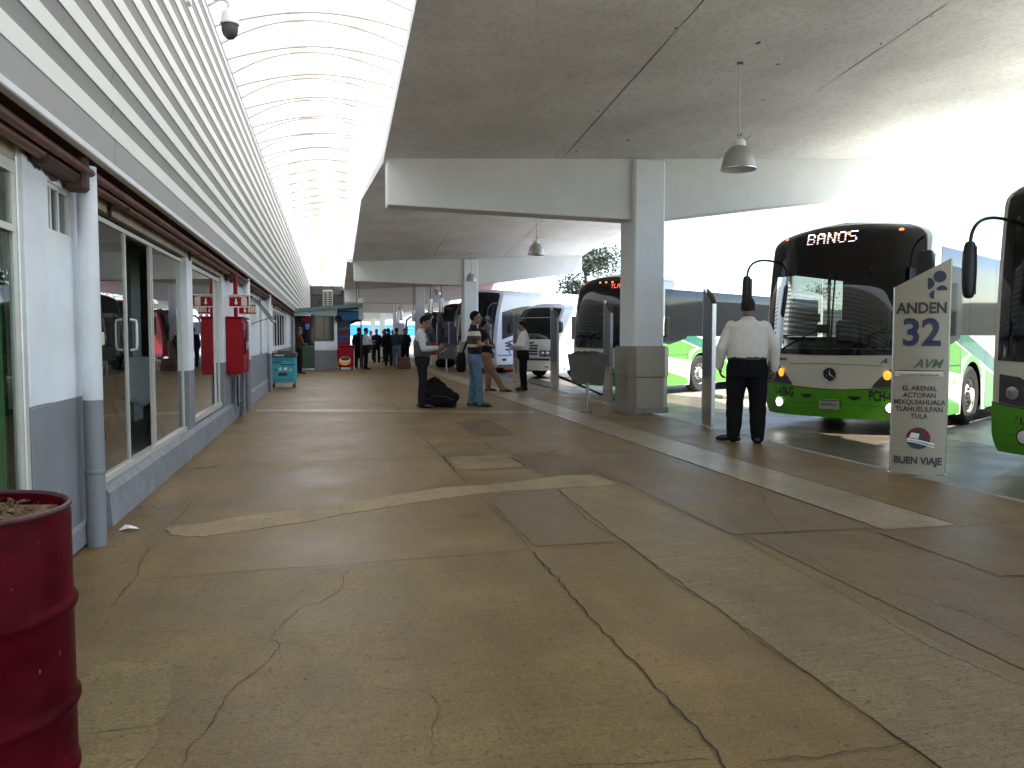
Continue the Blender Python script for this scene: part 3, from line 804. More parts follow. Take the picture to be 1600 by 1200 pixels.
for k in range(81):
    y = 3.38 + k * .015; x = WX - .075 + .022 * math.sin(k * .9) + .01 * math.sin(k * .37)
    rows.append([(x, y, .1), (x + .004, y, 1.0), (x, y, 1.86)])
tpart(MB().grid(rows), 'curtain', 'curtain', smooth=True)
framed('small_window', 5.07, 5.50, 1.91, 2.215, [5.17, 5.31], x=WX - .035, fw=.026, frame_m='white')
framed('narrow_window', 19.15, 19.75, 1.0, 2.2, [19.4], frame_m='alu_dark')
framed('narrow_window', 21.7, 22.2, 1.0, 2.2, [], frame_m='alu_dark')
framed('window_row', 23.6, 31.6, .95, 2.2, [24.9, 26.2, 27.6, 29.0, 30.3], frame_m='white', fw=.09, glassm='pane_glass')
mb = MB(); mb.box((WX - .15, 23.6, 0), (WX, 31.6, .94)); tpart(mb, 'lower_wall', 'grey_wall')
mb = MB(); mb.box((WX - .15, 21.7, 0), (WX, 22.2, .98)); mb.box((WX - .15, 19.15, 0), (WX, 19.75, .98)); tpart(mb, 'lower_wall', 'grey_wall')
# propped-open awning sash
mb = MB(); a = R(38)
def sash(y, d): return (WX + .01 + d * math.sin(a), y, 2.16 - d * math.cos(a))
for d0, d1, y0, y1 in ((0, .05, 16.9, 18.3), (.60, .66, 16.9, 18.3), (0, .66, 16.9, 16.95), (0, .66, 18.25, 18.3)):
    mb.add([sash(y0, d0), sash(y1, d0), sash(y1, d1), sash(y0, d1)] + [tuple(Vector(sash(y_, d_)) + Vector((.02, 0, .015))) for y_, d_ in ((y0, d0), (y1, d0), (y1, d1), (y0, d1))],
           [(0, 1, 2, 3), (7, 6, 5, 4), (0, 4, 5, 1), (1, 5, 6, 2), (2, 6, 7, 3), (3, 7, 4, 0)])
mb.cyl((WX, 17.1, 1.6), sash(17.1, .55), .01, 6)
aw = tpart(mb, 'awning_sash', 'alu_dark')
g = MB().add([sash(16.95, .05), sash(18.25, .05), sash(18.25, .6), sash(16.95, .6)], [(0, 1, 2, 3)]); tpart(g, 'pane', 'pane_glass', aw)
# switch box and cable by the sliding door
mb = MB(); mb.box((WX, 6.0, 1.27), (WX + .03, 6.055, 1.36), bev=.006); tpart(mb, 'switch_box', 'cream')
mb = MB(); mb.tube([(WX + .008, 6.03, 2.3), (WX + .012, 6.045, 2.0), (WX + .008, 6.03, 1.7), (WX + .012, 6.035, 1.36)], .005, 6); tpart(mb, 'cable', 'black')

# round drainpipes in front of the wall: separate things
def drainpipe(x, y, r, z1, label, split=.93):
    t = thing('drainpipe', label, 'drainpipe', (x, y, 0))
    MB().lathe([(0, 0), (r, 0), (r, split)], 20).build('lower_section', 'grey_wall', t, smooth=True)
    MB().lathe([(r, split), (r * 1.01, split + .001), (r * 1.01, z1), (0, z1)], 20).build('upper_section', 'white_wall', t, smooth=True)
    MB().lathe([(r, .46), (r * 1.07, .465), (r * 1.07, .485), (r, .49)], 20).build('collar', 'grey_wall', t, smooth=True)
    return t
drainpipe(-1.46, 5.50, .058, 2.38, 'thick round pipe, white above and grey below, beside the small high window')
drainpipe(-1.44, 15.2, .055, 2.38, 'slim pipe rising from the floor just beyond the red hose cabinet')
drainpipe(-1.44, 20.7, .05, 2.38, 'slim pipe rising behind the turquoise cart near the narrow windows')

# folding chair with a jacket over it, inside the open shop door
ch = thing('folding_chair', 'black folding chair with a pale jacket over its back inside the open glass door', 'chair', (-1.98, 9.0, .26), R(215))
MB().box((-.2, -.2, .43), (.2, .2, .46), bev=.015).build('seat', 'black', ch)
MB().box((-.2, .19, .62), (.2, .215, .86), bev=.012).build('backrest', 'black', ch)
for s in (-1, 1):
    MB().tube([(s * .21, -.24, 0), (s * .21, .2, .88)], .012, 8).build('leg', 'dark_grey', ch)
    MB().tube([(s * .19, .26, 0), (s * .19, -.18, .45)], .012, 8).build('leg', 'dark_grey', ch)
jk = thing('jacket', 'pale grey and black jacket draped over the folding chair', 'jacket', (-1.98, 9.0, .26), R(215))
rows = []
for k in range(9):
    u = k / 8 - .5
    rows.append([(u * .44, .245 + .02 * math.sin(k * 1.7), .40 + .05 * math.sin(k)), (u * .42, .24, .7), (u * .40, .215, .885), (u * .40, .185, .87), (u * .42, .17, .62 + .04 * math.sin(k * 2)), (u * .43, .165, .5)])
o = MB().grid(rows).build('cloth', 'shirt_pale', jk, smooth=True)
sm = o.modifiers.new('sub', 'SUBSURF'); sm.levels = 1; sm.render_levels = 2
so = o.modifiers.new('thick', 'SOLIDIFY'); so.thickness = .012

# ================================================================== KIOSK at the end of the platform
ki = thing('kiosk', 'small white and grey kiosk with green door and sloping teal roof at the platform end', 'kiosk', (-.55, 34.5, 0))
def kp(mb, name, m, parent=None, smooth=False):
    o = mb.build(name, m, None, smooth); o.data.transform(Matrix.Translation((.55, -34.5, 0))); link_child(o, parent or ki); return o
mb = MB(); mb.box((-.60, 34.5, 0), (.33, 34.62, .80)); mb.box((.21, 34.62, 0), (.33, 37.5, .80)); kp(mb, 'lower_wall', 'grey_wall')
mb = MB(); mb.box((-.60, 34.5, .802), (.33, 34.62, 1.20)); mb.box((.21, 34.62, .802), (.33, 37.5, 2.3)); mb.box((.18, 34.5, 1.2), (.33, 34.62, 2.45)); mb.box((-.60, 34.502, 2.25), (.18, 34.62, 2.4)); kp(mb, 'upper_wall', 'white_wall')
mb = MB(); mb.prism([(-1.40, 2.22), (.34, 2.42), (.34, 2.56), (-1.40, 2.36)][::-1], 34.42, 34.6, axis='y'); kp(mb, 'sloping_trim', 'white_wall')
mb = MB(); mb.prism([(-1.45, 2.36), (1.38, 2.62), (1.38, 2.78), (-1.45, 2.50)][::-1], 33.9, 38, axis='y'); kp(mb, 'roof', 'teal_roof')
mb = MB(); mb.box((-1.40, 34.52, 0.05), (-.60, 34.6, .98)); d = kp(mb, 'door', 'green_dk')
mb = MB(); mb.box((-1.40, 34.53, .982), (-.60, 34.58, 2.24)); kp(mb, 'door_glazing', 'bus_glass')
mb = MB(); mb.box((-1.1, 34.505, 2.0), (-.82, 34.525, 2.14)); mb.prism([(-.82, 2.0), (-.66, 2.05), (-.74, 2.14), (-.85, 2.16)], 34.508, 34.522, axis='y'); kp(mb, 'red_sticker', 'red_paint', d)
mb = MB(); mb.prism([(-.98, 1.93), (-.98, 1.75), (-.88, 1.62), (-.77, 1.75), (-.77, 1.93), (-.87, 1.97)], 34.505, 34.522, axis='y'); st = kp(mb, 'blue_sticker', 'sticker_blue', d)
mb = MB(); mb.prism([(-.93, 1.86), (-.90, 1.86), (-.90, 1.80), (-.93, 1.80)], 34.50, 34.504, axis='y'); mb.prism([(-.86, 1.87), (-.82, 1.87), (-.82, 1.82), (-.86, 1.82)], 34.50, 34.504, axis='y'); mb.prism([(-.93, 1.72), (-.82, 1.76), (-.82, 1.74), (-.92, 1.70)], 34.50, 34.504, axis='y'); kp(mb, 'sticker_mark', 'white', d)
mb = MB()
for a, b in (((-.62, 34.47, 1.2), (.2, 34.53, 1.24)), ((-.62, 34.47, 2.21), (.2, 34.53, 2.25)), ((-.62, 34.47, 1.24), (-.58, 34.53, 2.21)), ((.16, 34.47, 1.24), (.2, 34.53, 2.21)), ((-.22, 34.48, 1.24), (-.19, 34.525, 2.21))): mb.box(a, b)
wn = kp(mb, 'window_frame', 'green_dk')
mb = MB().add([(-.58, 34.505, 1.24), (.16, 34.505, 1.24), (.16, 34.505, 2.21), (-.58, 34.505, 2.21)], [(0, 1, 2, 3)]); kp(mb, 'pane', 'bus_glass', wn)
ac = thing('air_conditioner', 'cream air conditioner unit standing on the kiosk roof', 'air conditioner', (-.04, 35.2, 2.56))
mb = MB(); mb.box((-.21, -.15, 0), (.21, .2, .80), bev=.02); mb.build('housing', 'cream', ac)
mb = MB()
for k in range(7): mb.box((-.17, -.165, .08 + k * .095), (-.02, -.152, .14 + k * .095)); mb.box((.02, -.165, .08 + k * .095), (.17, -.152, .14 + k * .095))
mb.build('grille', 'dark_grey', ac)
bs = thing('blue_sign', 'bright blue framed sign panel hanging beside the kiosk roof', 'sign', (.8, 35.6, 2.05))
MB().box((-.5, -.03, .03), (.5, .03, .40)).build('panel', 'blue_sheet', bs)
mb = MB(); mb.box((-.55, -.04, -.03), (.55, .04, .028)); mb.box((-.55, -.04, .402), (.55, .04, .45)); mb.box((.5, -.04, .028), (.55, .04, .402)); mb.build('frame', 'navy', bs)
for s in (-.3, .3): MB().cyl((s, 0, .45), (s, 0, .62), .012, 6).build('hanger', 'dark_grey', bs)
awn = thing('awning', 'dark blue awning sloping out beside the kiosk counter', 'awning', (.45, 35.0, 1.95))
MB().prism([(0, 0), (1.0, .18), (1.0, .23), (.3, .06), (0, -.25)][::-1], -.2, 1.2, axis='y').build('canvas', 'navy', awn)
MB().cyl((.95, 0, .2), (.95, 0, .55), .03, 8).build('bracket', 'dark_grey', awn)
fan = thing('speaker_horn', 'black round horn loudspeaker at the kiosk corner below the blue sign', 'loudspeaker', (.37, 34.4, 2.13))
MB().lathe([(.01, .12), (.05, .1), (.07, .02), (.14, -.08), (.145, -.085), (.12, -.06), (.03, .0)], 18, axis='z').build('horn', 'black', fan, smooth=True).rotation_euler = (R(-90), 0, 0)
rk = thing('display_rack', 'narrow display rack of red and blue packets beside the kiosk', 'rack', (.60, 34.6, 0))
MB().box((-.27, 0, .3), (.27, .25, 2.02), bev=.01).build('case', 'navy', rk)
rnd = random.Random(8)
for k in range(6):
    mb = MB()
    for j in range(5): mb.box((-.25 + j * .1, -.05, .98 + k * .17), (-.165 + j * .1, -.002, .98 + k * .17 + rnd.uniform(.07, .13)))
    mb.build('packet_row', ['red_paint', 'maroon_print', 'sticker_blue', 'red_paint', 'green_print', 'grey_print'][k], rk)
co = thing('drinks_cooler', 'red wheeled drinks cooler with a round white and yellow emblem beside the kiosk', 'cooler', (.66, 34.05, 0))
MB().box((-.32, -.25, .10), (.32, .25, .96), bev=.04).build('body', 'red_paint', co)
MB().box((-.34, -.27, .962), (.34, .27, 1.02), bev=.02).build('lid', 'red_paint', co)
def disc(mb, cx, cz, rx, rz, y, mi=0, a0=0, a1=360, n=28):
    pts = [(cx + rx * math.cos(R(a0 + (a1 - a0) * k / n)), y, cz + rz * math.sin(R(a0 + (a1 - a0) * k / n))) for k in range(n + (0 if a1 - a0 >= 360 else 1))]
    mb.add(pts, [tuple(range(len(pts)))], mi)
mb = MB(); disc(mb, -.05, .36, .24, .17, -.253); mb.build('emblem', 'yellow', co)
mb = MB(); disc(mb, -.03, .44, .22, .11, -.256); mb.build('emblem', 'white', co)
mb = MB(); disc(mb, -.03, .46, .19, .075, -.259); mb.prism([(-.02, .52), (.18, .70), (.2, .68), (.02, .50)], -.26, -.256, axis='y'); mb.build('emblem', 'maroon_print', co)
for s in (-1, 1):
    MB().cyl((s * .25 - .03, -.16, .06), (s * .25 + .03, -.16, .06), .06, 14).build('wheel', 'rubber', co)
    MB().cyl((s * .25 - .03, .16, .06), (s * .25 + .03, .16, .06), .06, 14).build('wheel', 'rubber', co)
gp = thing('steel_post', 'square grey post standing at the end of the kiosk awning', 'post', (1.32, 34.6, 0))
MB().box((-.10, -.06, 2.1), (.10, .06, 2.98), bev=.01).build('upper_box', 'concrete', gp)
MB().cyl((0, 0, 0), (0, 0, 2.1), .03, 10).build('pole', 'dark_grey', gp)
# conduit rising from the kiosk roof
cdt = thing('conduit', 'pair of dark cables rising from the kiosk roof to the canopy edge', 'cable', (1.0, 35, 2.7))
for k in (0, .1):
    MB().tube([(.0 + k, 0, 0), (.12 + k, 0, .06), (.18 + k, 0, .3), (.14 + k, .1, .9), (.10 + k, .1, 1.9)], .016, 8).build('cable', 'dark_grey', cdt, smooth=True)
# far shed with blue bands across the end of the yard
fb = thing('blue_banded_shed', 'long white shed with bright blue horizontal bands closing the far end', 'building', (4, 116, 0))
MB().box((-14, 0, ROAD), (16, 8, 1.7)).build('lower_wall', 'white_wall', fb)
for k in range(3): MB().box((-14, -.06, 1.72 + k * .52), (16, 7.9, 2.14 + k * .52)).build('blue_band', 'blue_sheet', fb); MB().box((-14, 0, 2.142 + k * .52), (16, 7.8, 2.238 + k * .52)).build('white_band', 'trim_white', fb)
MB().box((-14, 0, 3.30), (16, 8, 5.2)).build('upper_wall', 'white_wall', fb)
mb = MB()
for k in range(5): mb.box((-12 + k * 6, -.05, .3), (-9 + k * 6, .0, 1.5))
mb.build('shutter', 'fascia_grey', fb)

# trees behind the buses
def tree(name, label, loc, h, cr, leafm, n, seed, group='trees behind the bus yard'):
    rnd = random.Random(seed)
    t = thing(name, label, 'tree', loc, rnd.uniform(0, 6), group)
    mb = MB(); tips = []
    mb.tube([(0, 0, 0), (.05 * h * .2, 0, h * .3), (-.04 * h * .3, .02, h * .62), (.02, 0, h * .93)], [.032 * h, .024 * h, .015 * h, .004 * h], 9)
    for k in range(15):
        z0 = h * rnd.uniform(.28, .8); a = rnd.uniform(0, 6.28); L = cr * rnd.uniform(.5, 1.05) * (1.15 - abs(z0 / h - .5))
        p0 = Vector((0, 0, z0)); p2 = p0 + Vector((math.cos(a) * L, math.sin(a) * L, L * rnd.uniform(.25, .7)))
        pm_ = p0.lerp(p2, .5) + Vector((0, 0, L * .08))
        mb.tube([p0, pm_, p2], [.009 * h, .006 * h, .002 * h], 6); tips += [p2, p0.lerp(p2, .7), pm_]
    tips.append(Vector((0, 0, h * .95)))
    mb.build('trunk', 'bark', t, smooth=True)
    lf = MB()
    for i in range(n):
        c = rnd.choice(tips); sp = cr * .24
        p = c + Vector((rnd.gauss(0, sp), rnd.gauss(0, sp), rnd.gauss(0, sp * .8)))
        s = h * rnd.uniform(.010, .021)
        d = Vector((rnd.gauss(0, 1), rnd.gauss(0, 1), rnd.gauss(0, .7))).normalized(); e = d.cross(Vector((rnd.gauss(0, 1), rnd.gauss(0, 1), 1))).normalized()
        lf.add([p - d * s, p + e * s * .5, p + d * s, p - e * s * .5], [(0, 1, 2, 3)])
    lf.build('crown', leafm, t)
    return t
tree('broadleaf_tree', 'tall airy tree with sparse dark leaves above the green bus', (18.6, 57, ROAD), 8.4, 2.3, 'leaf', 5200, 3)
tree('broadleaf_tree', 'low yellow green tree left of the tall airy tree', (15.4, 57, ROAD), 5.1, 1.8, 'leaf_y', 3600, 4)
tree('broadleaf_tree', 'dark rounded tree standing just right of the tall airy tree', (24.5, 64, ROAD), 6.6, 2.4, 'leaf', 4000, 6)
for i, (x, y, hh) in enumerate(((14, 66, 5.0), (18, 78, 6.0), (24, 84, 5.6), (30, 80, 6.5), (38, 76, 6.2), (46, 70, 6.6))):
    tree('broadleaf_tree', ['dark bushy tree low above the roof of the white coach', 'bushy tree beyond the white coach roof, second from the left', 'dense tree far behind the green bus with the red sign',
         'spreading tree far across the yard behind the parked buses', 'dark tree far across the yard behind the lit bus', 'last tree of the far row toward the right'][i], (x, y, ROAD), hh, 2.4, 'leaf', 1800, 30 + i)

# ================================================================== BUSES
FONT5 = {'B': ("11110", "10001", "10001", "11110", "10001", "10001", "11110"), 'A': ("01110", "10001", "10001", "11111", "10001", "10001", "10001"),
         'N': ("10001", "11001", "11001", "10101", "10011", "10011", "10001"), 'O': ("01110", "10001", "10001", "10001", "10001", "10001", "01110"),
         'S': ("01111", "10000", "10000", "01110", "00001", "00001", "11110"), 'T': ("11111", "00100", "00100", "00100", "00100", "00100", "00100"),
         'L': ("10000", "10000", "10000", "10000", "10000", "10000", "11111"), 'H': ("10001", "10001", "10001", "11111", "10001", "10001", "10001"),
         'U': ("10001", "10001", "10001", "10001", "10001", "10001", "01110"), 'E': ("11111", "10000", "10000", "11110", "10000", "10000", "11111")}
BUS_BACK = Vector((.846, .533, 0)).normalized()
BUS_RZ = math.atan2(-BUS_BACK.x, BUS_BACK.y)

class Bus:
    """front centre at the origin on the road, +y runs to the rear, +x is the side seen on the right from the front"""
    def __init__(s, name, label, cat, loc, L=10.5, W=1.25, zt=3.3, zb=.22, bulge=.34, rake=.32, rz=None, group=None):
        s.root = thing(name, label, cat, loc, BUS_RZ if rz is None else rz, group)
        s.L, s.W, s.zt, s.zb, s.bulge, s.rake = L, W, zt, zb, bulge, rake
        s.zs = zt - .36
    def hw(s, z):
        if z <= s.zs: return s.W - (.06 * max(0, (s.zb + .25 - z) / .25) ** 2)
        t = min(1, (z - s.zs) / (s.zt - s.zs))
        return max(.02, s.W * (1 - t ** 2.3) ** (1 / 2.3))
    def yf(s, u, z):
        y = s.bulge * abs(u) ** 3.4
        if z < .95: y += .05 * ((.95 - z) / .7) ** 2
        if z > 1.15: t = (z - 1.15) / (s.zt - 1.15); y += s.rake * (.35 * t + .65 * t ** 2.4)
        d = (s.zt - z)
        if d < .22: y += .16 * ((.22 - d) / .22) ** 2
        return y
    def S(s, u, z, off=0.0):
        h = s.hw(z); x = u * h
        return (x * (1 + off * .5), s.yf(u, z) - off, z)
    def patch(s, name, m, u0, u1, lo, hi, off=.006, nu=40, nv=14, parent=None):
        rows = []
        for i in range(nu + 1):
            u = u0 + (u1 - u0) * i / nu; a, b = lo(u), hi(u)
            rows.append([s.S(u, a + (b - a) * j / nv, off) for j in range(nv + 1)])
        return MB().grid(rows).build(name, m, parent or s.root, smooth=True)
    def body(s, m, fronthole=None, sidehole=None, wheels=(2.75, 8.0), wr=.5, wc=.5):
        s.wheels, s.wr, s.wc = wheels, wr, wc
        zl = [s.zb + (s.zs - s.zb) * i / 30 for i in range(30)] + [s.zs + (s.zt - s.zs) * math.sin(math.pi / 2 * i / 14) for i in range(15)]
        ul = [-1 + 2 * i / 48 for i in range(49)]
        mb = MB(); n = len(ul)
        vs = [s.S(u, z) for z in zl for u in ul]; fs = []
        for i in range(len(zl) - 1):
            for k in range(n - 1):
                zc = (zl[i] + zl[i + 1]) / 2; uc = (ul[k] + ul[k + 1]) / 2
                if fronthole and fronthole(uc, zc): continue
                fs.append((i * n + k, i * n + k + 1, i * n + n + k + 1, i * n + n + k))
        mb.add(vs, fs)
        yl = [1.0 + .2 * i for i in range(int((s.L - 1.0) / .2) + 1)]
        for sd in (1, -1):
            vs = []; fs = []; ny = len(yl) + 1
            for z in zl:
                vs.append((sd * s.hw(z), s.yf(1, z), z)); vs += [(sd * s.hw(z), y, z) for y in yl]
            for i in range(len(zl) - 1):
                zc = (zl[i] + zl[i + 1]) / 2
                for k in range(ny - 1):
                    yc = (yl[k - 1] + yl[k]) / 2 if k else (s.yf(1, zc) + 1.0) / 2
                    if any(abs(yc - w_) < wr + .12 for w_ in wheels) and zc < wc + wr + .14: continue
                    if sidehole and sidehole(sd, yc, zc): continue
                    q = (i * ny + k, i * ny + k + 1, i * ny + ny + k + 1, i * ny + ny + k)
                    fs.append(q if sd > 0 else q[::-1])
            mb.add(vs, fs)
        back = [(s.hw(z), yl[-1], z) for z in zl] + [(-s.hw(z), yl[-1], z) for z in reversed(zl)]
        mb.add(back, [tuple(range(len(back)))[::-1]])
        # wheel arch surrounds
        for sd in (1, -1):
            for w_ in wheels:
                rows = []
                r = wr + .07
                za = zl[next(i for i, z in enumerate(zl) if (zl[i] + zl[i + 1]) / 2 >= wc + wr + .14)]
                for k in range(29):
                    y = -(wr + .32) + 2 * (wr + .32) * k / 28
                    lo_ = wc + math.sqrt(r * r - y * y) if abs(y) < r else s.zb
                    rows.append([(sd * (s.W + .002), w_ + y, max(lo_, s.zb)), (sd * (s.W + .002), w_ + y, za + .01)])
                mb.grid(rows if sd < 0 else [q[::-1] for q in rows])
        o = mb.build('body', m, s.root, smooth=True)
        mb = MB()
        mb.box((-s.W + .06, .5, s.zb + .02), (s.W - .06, s.L - .2, s.zb + .12))
        for w_ in wheels: mb.box((-s.W + .36, w_ - wr - .15, s.zb + .12), (s.W - .36, w_ + wr + .15, wc + wr + .2))
        mb.build('chassis', 'black', s.root)
        for w_ in wheels:
            for sd in (1, -1): s.wheel(sd, w_)
        return o
    def wheel(s, sd, y):
        r = s.wr; x1 = s.W - .01; x0 = x1 - .27
        prof = [(r * .56, x1 - .03), (r * .60, x1 - .008), (r * .90, x1), (r * .985, x1 - .035), (r, x1 - .06), (r, x0 + .05), (r * .9, x0), (r * .5, x0)]
        mk = lambda P, n=32: MB().lathe([(a, sd * b) for a, b in P], n, c=(0, y, s.wc), axis='x')
        t = mk(prof).build('tyre', 'rubber', None, smooth=True)
        w = thing_part('wheel', s.root)
        link_child(t, w)
        rim = [(r * .585, x1 - .012), (r * .56, x1 - .05), (r * .50, x1 - .09), (r * .34, x1 - .055), (r * .30, x1 - .03), (r * .26, x1 - .02), (r * .24, x1 + .03), (r * .10, x1 + .045), (0.001, x1 + .045)]
        mb = mk(rim)
        link_child(mb.build('rim', 'rim_white', None, smooth=True), w)
        mb = MB()
        for k in range(10):
            a = k * math.pi / 5; c = (sd * (x1 - .060), y + r * .42 * math.cos(a), s.wc + r * .42 * math.sin(a))
            mb.cyl(c, (c[0] + sd * .008, c[1], c[2]), .033, 10)
        link_child(mb.build('hand_hole', 'black', None), w)
        mb = MB()
        for k in range(10):
            a = (k + .5) * math.pi / 5; c = (sd * (x1 - .03), y + r * .28 * math.cos(a), s.wc + r * .28 * math.sin(a))
            mb.cyl(c, (c[0] + sd * .04, c[1], c[2]), .015, 6)
        link_child(mb.build('wheel_nut', 'dark_grey', None), w)
    def side_poly(s, name, m, poly, sd=1, off=.004, parent=None):
        x = sd * (s.W + off)
        vs = [(x, y, z) for y, z in poly]
        a = sum(poly[i][0] * poly[(i + 1) % len(poly)][1] - poly[(i + 1) % len(poly)][0] * poly[i][1] for i in range(len(poly)))
        f = tuple(range(len(poly))); f = f if (a > 0) == (sd > 0) else f[::-1]
        return MB().add(vs, [f]).build(name, m, parent or s.root)
    def side_text(s, string, size, y, z, m='black', sd=1, name='fleet_number', bold=.01, xs=1.0):
        vs, fs = text_geo(string, size, bold, 0, xs)
        return MB().add(vs, fs, 0, facing((sd * (s.W + .008), y, z), (0, sd, 0))).build(name, m, s.root)
    def front_text(s, string, size, x, z, m='black', name='lettering', bold=.012, xs=1.0, shear=0, off=.012):
        vs, fs = text_geo(string, size, bold, shear, xs)
        vs = [(x + a, s.yf((x + a) / s.hw(z + b), z + b) - off, z + b) for a, b, _ in vs]
        return MB().add(vs, fs).build(name, m, s.root)
    def led(s, string, x0, z0, cell, m='led', off=.014):
        bm_ = MB(); cx = x0
        for chx in string:
            for r_, row in enumerate(FONT5[chx]):
                for c_, bit in enumerate(row):
                    if bit == '1':
                        for dx in (0, .5):
                            x = cx + (c_ + dx) * cell; z = z0 - r_ * cell; e = cell * .23
                            y = s.yf(x / s.hw(z), z) - off
                            bm_.box((x - e, y - .004, z - cell * .42), (x + e, y, z + cell * .42))
            cx += cell * 6.3
        return bm_.build('led_sign', m, s.root)
    def disc_front(s, name, m, x, z, rx, rz, off=.012, parent=None, dome=.0, n=24):
        vs = [(x + rx * math.cos(2 * math.pi * k / n), s.yf((x + rx * math.cos(2 * math.pi * k / n)) / s.hw(z), z) - off, z + rz * math.sin(2 * math.pi * k / n)) for k in range(n)]
        vs.append((x, s.yf(x / s.hw(z), z) - off - dome, z))
        return MB().add(vs, [(k, (k + 1) % n, n) for k in range(n)]).build(name, m, parent or s.root, smooth=dome > 0)
    def mirror(s, side, z=2.2, h=.9, w_=.28, x=None, y=-.10, top=None, m='black', arm='black'):
        x = side * (s.W + .22) if x is None else side * x
        top = top or z + h / 2 + .25
        mr = MB().box((x - w_ / 2, y - .07, z - h / 2), (x + w_ / 2, y + .12, z + h / 2), bev=.05).build('mirror', m, s.root, smooth=True)
        mr.data.attributes.remove(mr.data.attributes['sharp_edge']) if 'sharp_edge' in mr.data.attributes else None
        sb = mr.modifiers.new('round', 'SUBSURF'); sb.levels = 2; sb.render_levels = 2
        u = .93
        p0 = (side * s.hw(top) * u, s.yf(u, top) - .01, top)
        q0, q1, q2 = Vector(p0), Vector((x, y + .04, top + .10)), Vector((x, y + .03, z + h / 2 - .03))
        MB().tube([tuple(q0 * (1 - t) ** 2 + q1 * 2 * t * (1 - t) + q2 * t * t) for t in [k / 12 for k in range(13)]], .019, 8).build('arm', arm, mr, smooth=True)
        g = MB().box((x - w_ / 2 + .03, y + .121, z - h / 2 + .05), (x + w_ / 2 - .03, y + .125, z + h / 2 - .05)).build('mirror_glass', 'steel', mr)
        return mr
    def wiper(s, u, z0, z1, lean):
        pts = [(lambda q: (q[0], q[1] - .03, q[2]))(s.S(u + lean * k / 6, z0 + (z1 - z0) * k / 6)) for k in range(7)]
        MB().tube(pts, .010, 6).build('wiper', 'black', s.root)
    def side_windows(s, y0, y1, z0, z1, n, m='bus_glass', sd=1, name='window', gap=.03, off=.007):
        for i in range(n):
            a = y0 + (y1 - y0) * i / n + gap / 2; b = y0 + (y1 - y0) * (i + 1) / n - gap / 2
            rows = [[(sd * (s.hw(z) + off), a, z), (sd * (s.hw(z) + off), b, z)] for z in [z0 + (z1 - z0) * j / 6 for j in range(7)]]
            MB().grid(rows if sd < 0 else [r[::-1] for r in rows]).build(name, m, s.root, smooth=True)
def thing_part(name, parent):
    o = bpy.data.objects.new(name, None); col.objects.link(o); link_child(o, parent); return o

def star_emblem(b, x, z, r):
    e = b.disc_front('emblem', 'black', x, z, r, r, .02)
    y = b.yf(x / b.W, z) - .03
    mb = MB()
    mb.lathe([(r * .92, -.006), (r * 1.0, -.012), (r * 1.06, -.002), (r * 1.0, .01)], 32)
    for k in range(3):
        a = math.pi / 2 + k * 2 * math.pi / 3; d = Vector((math.cos(a), math.sin(a), 0)); n = Vector((-d.y, d.x, 0))
        mb.add([tuple(d * r * .95), tuple(n * r * .12 - d * r * .02), tuple(-n * r * .12 - d * r * .02), (0, 0, .012)], [(0, 1, 3), (3, 2, 0), (1, 2, 3)])
    o = mb.build('star', 'chrome', e); o.data.transform(Matrix.Translation((x, y, z)) @ Matrix.Rotation(R(90), 4, 'X'))

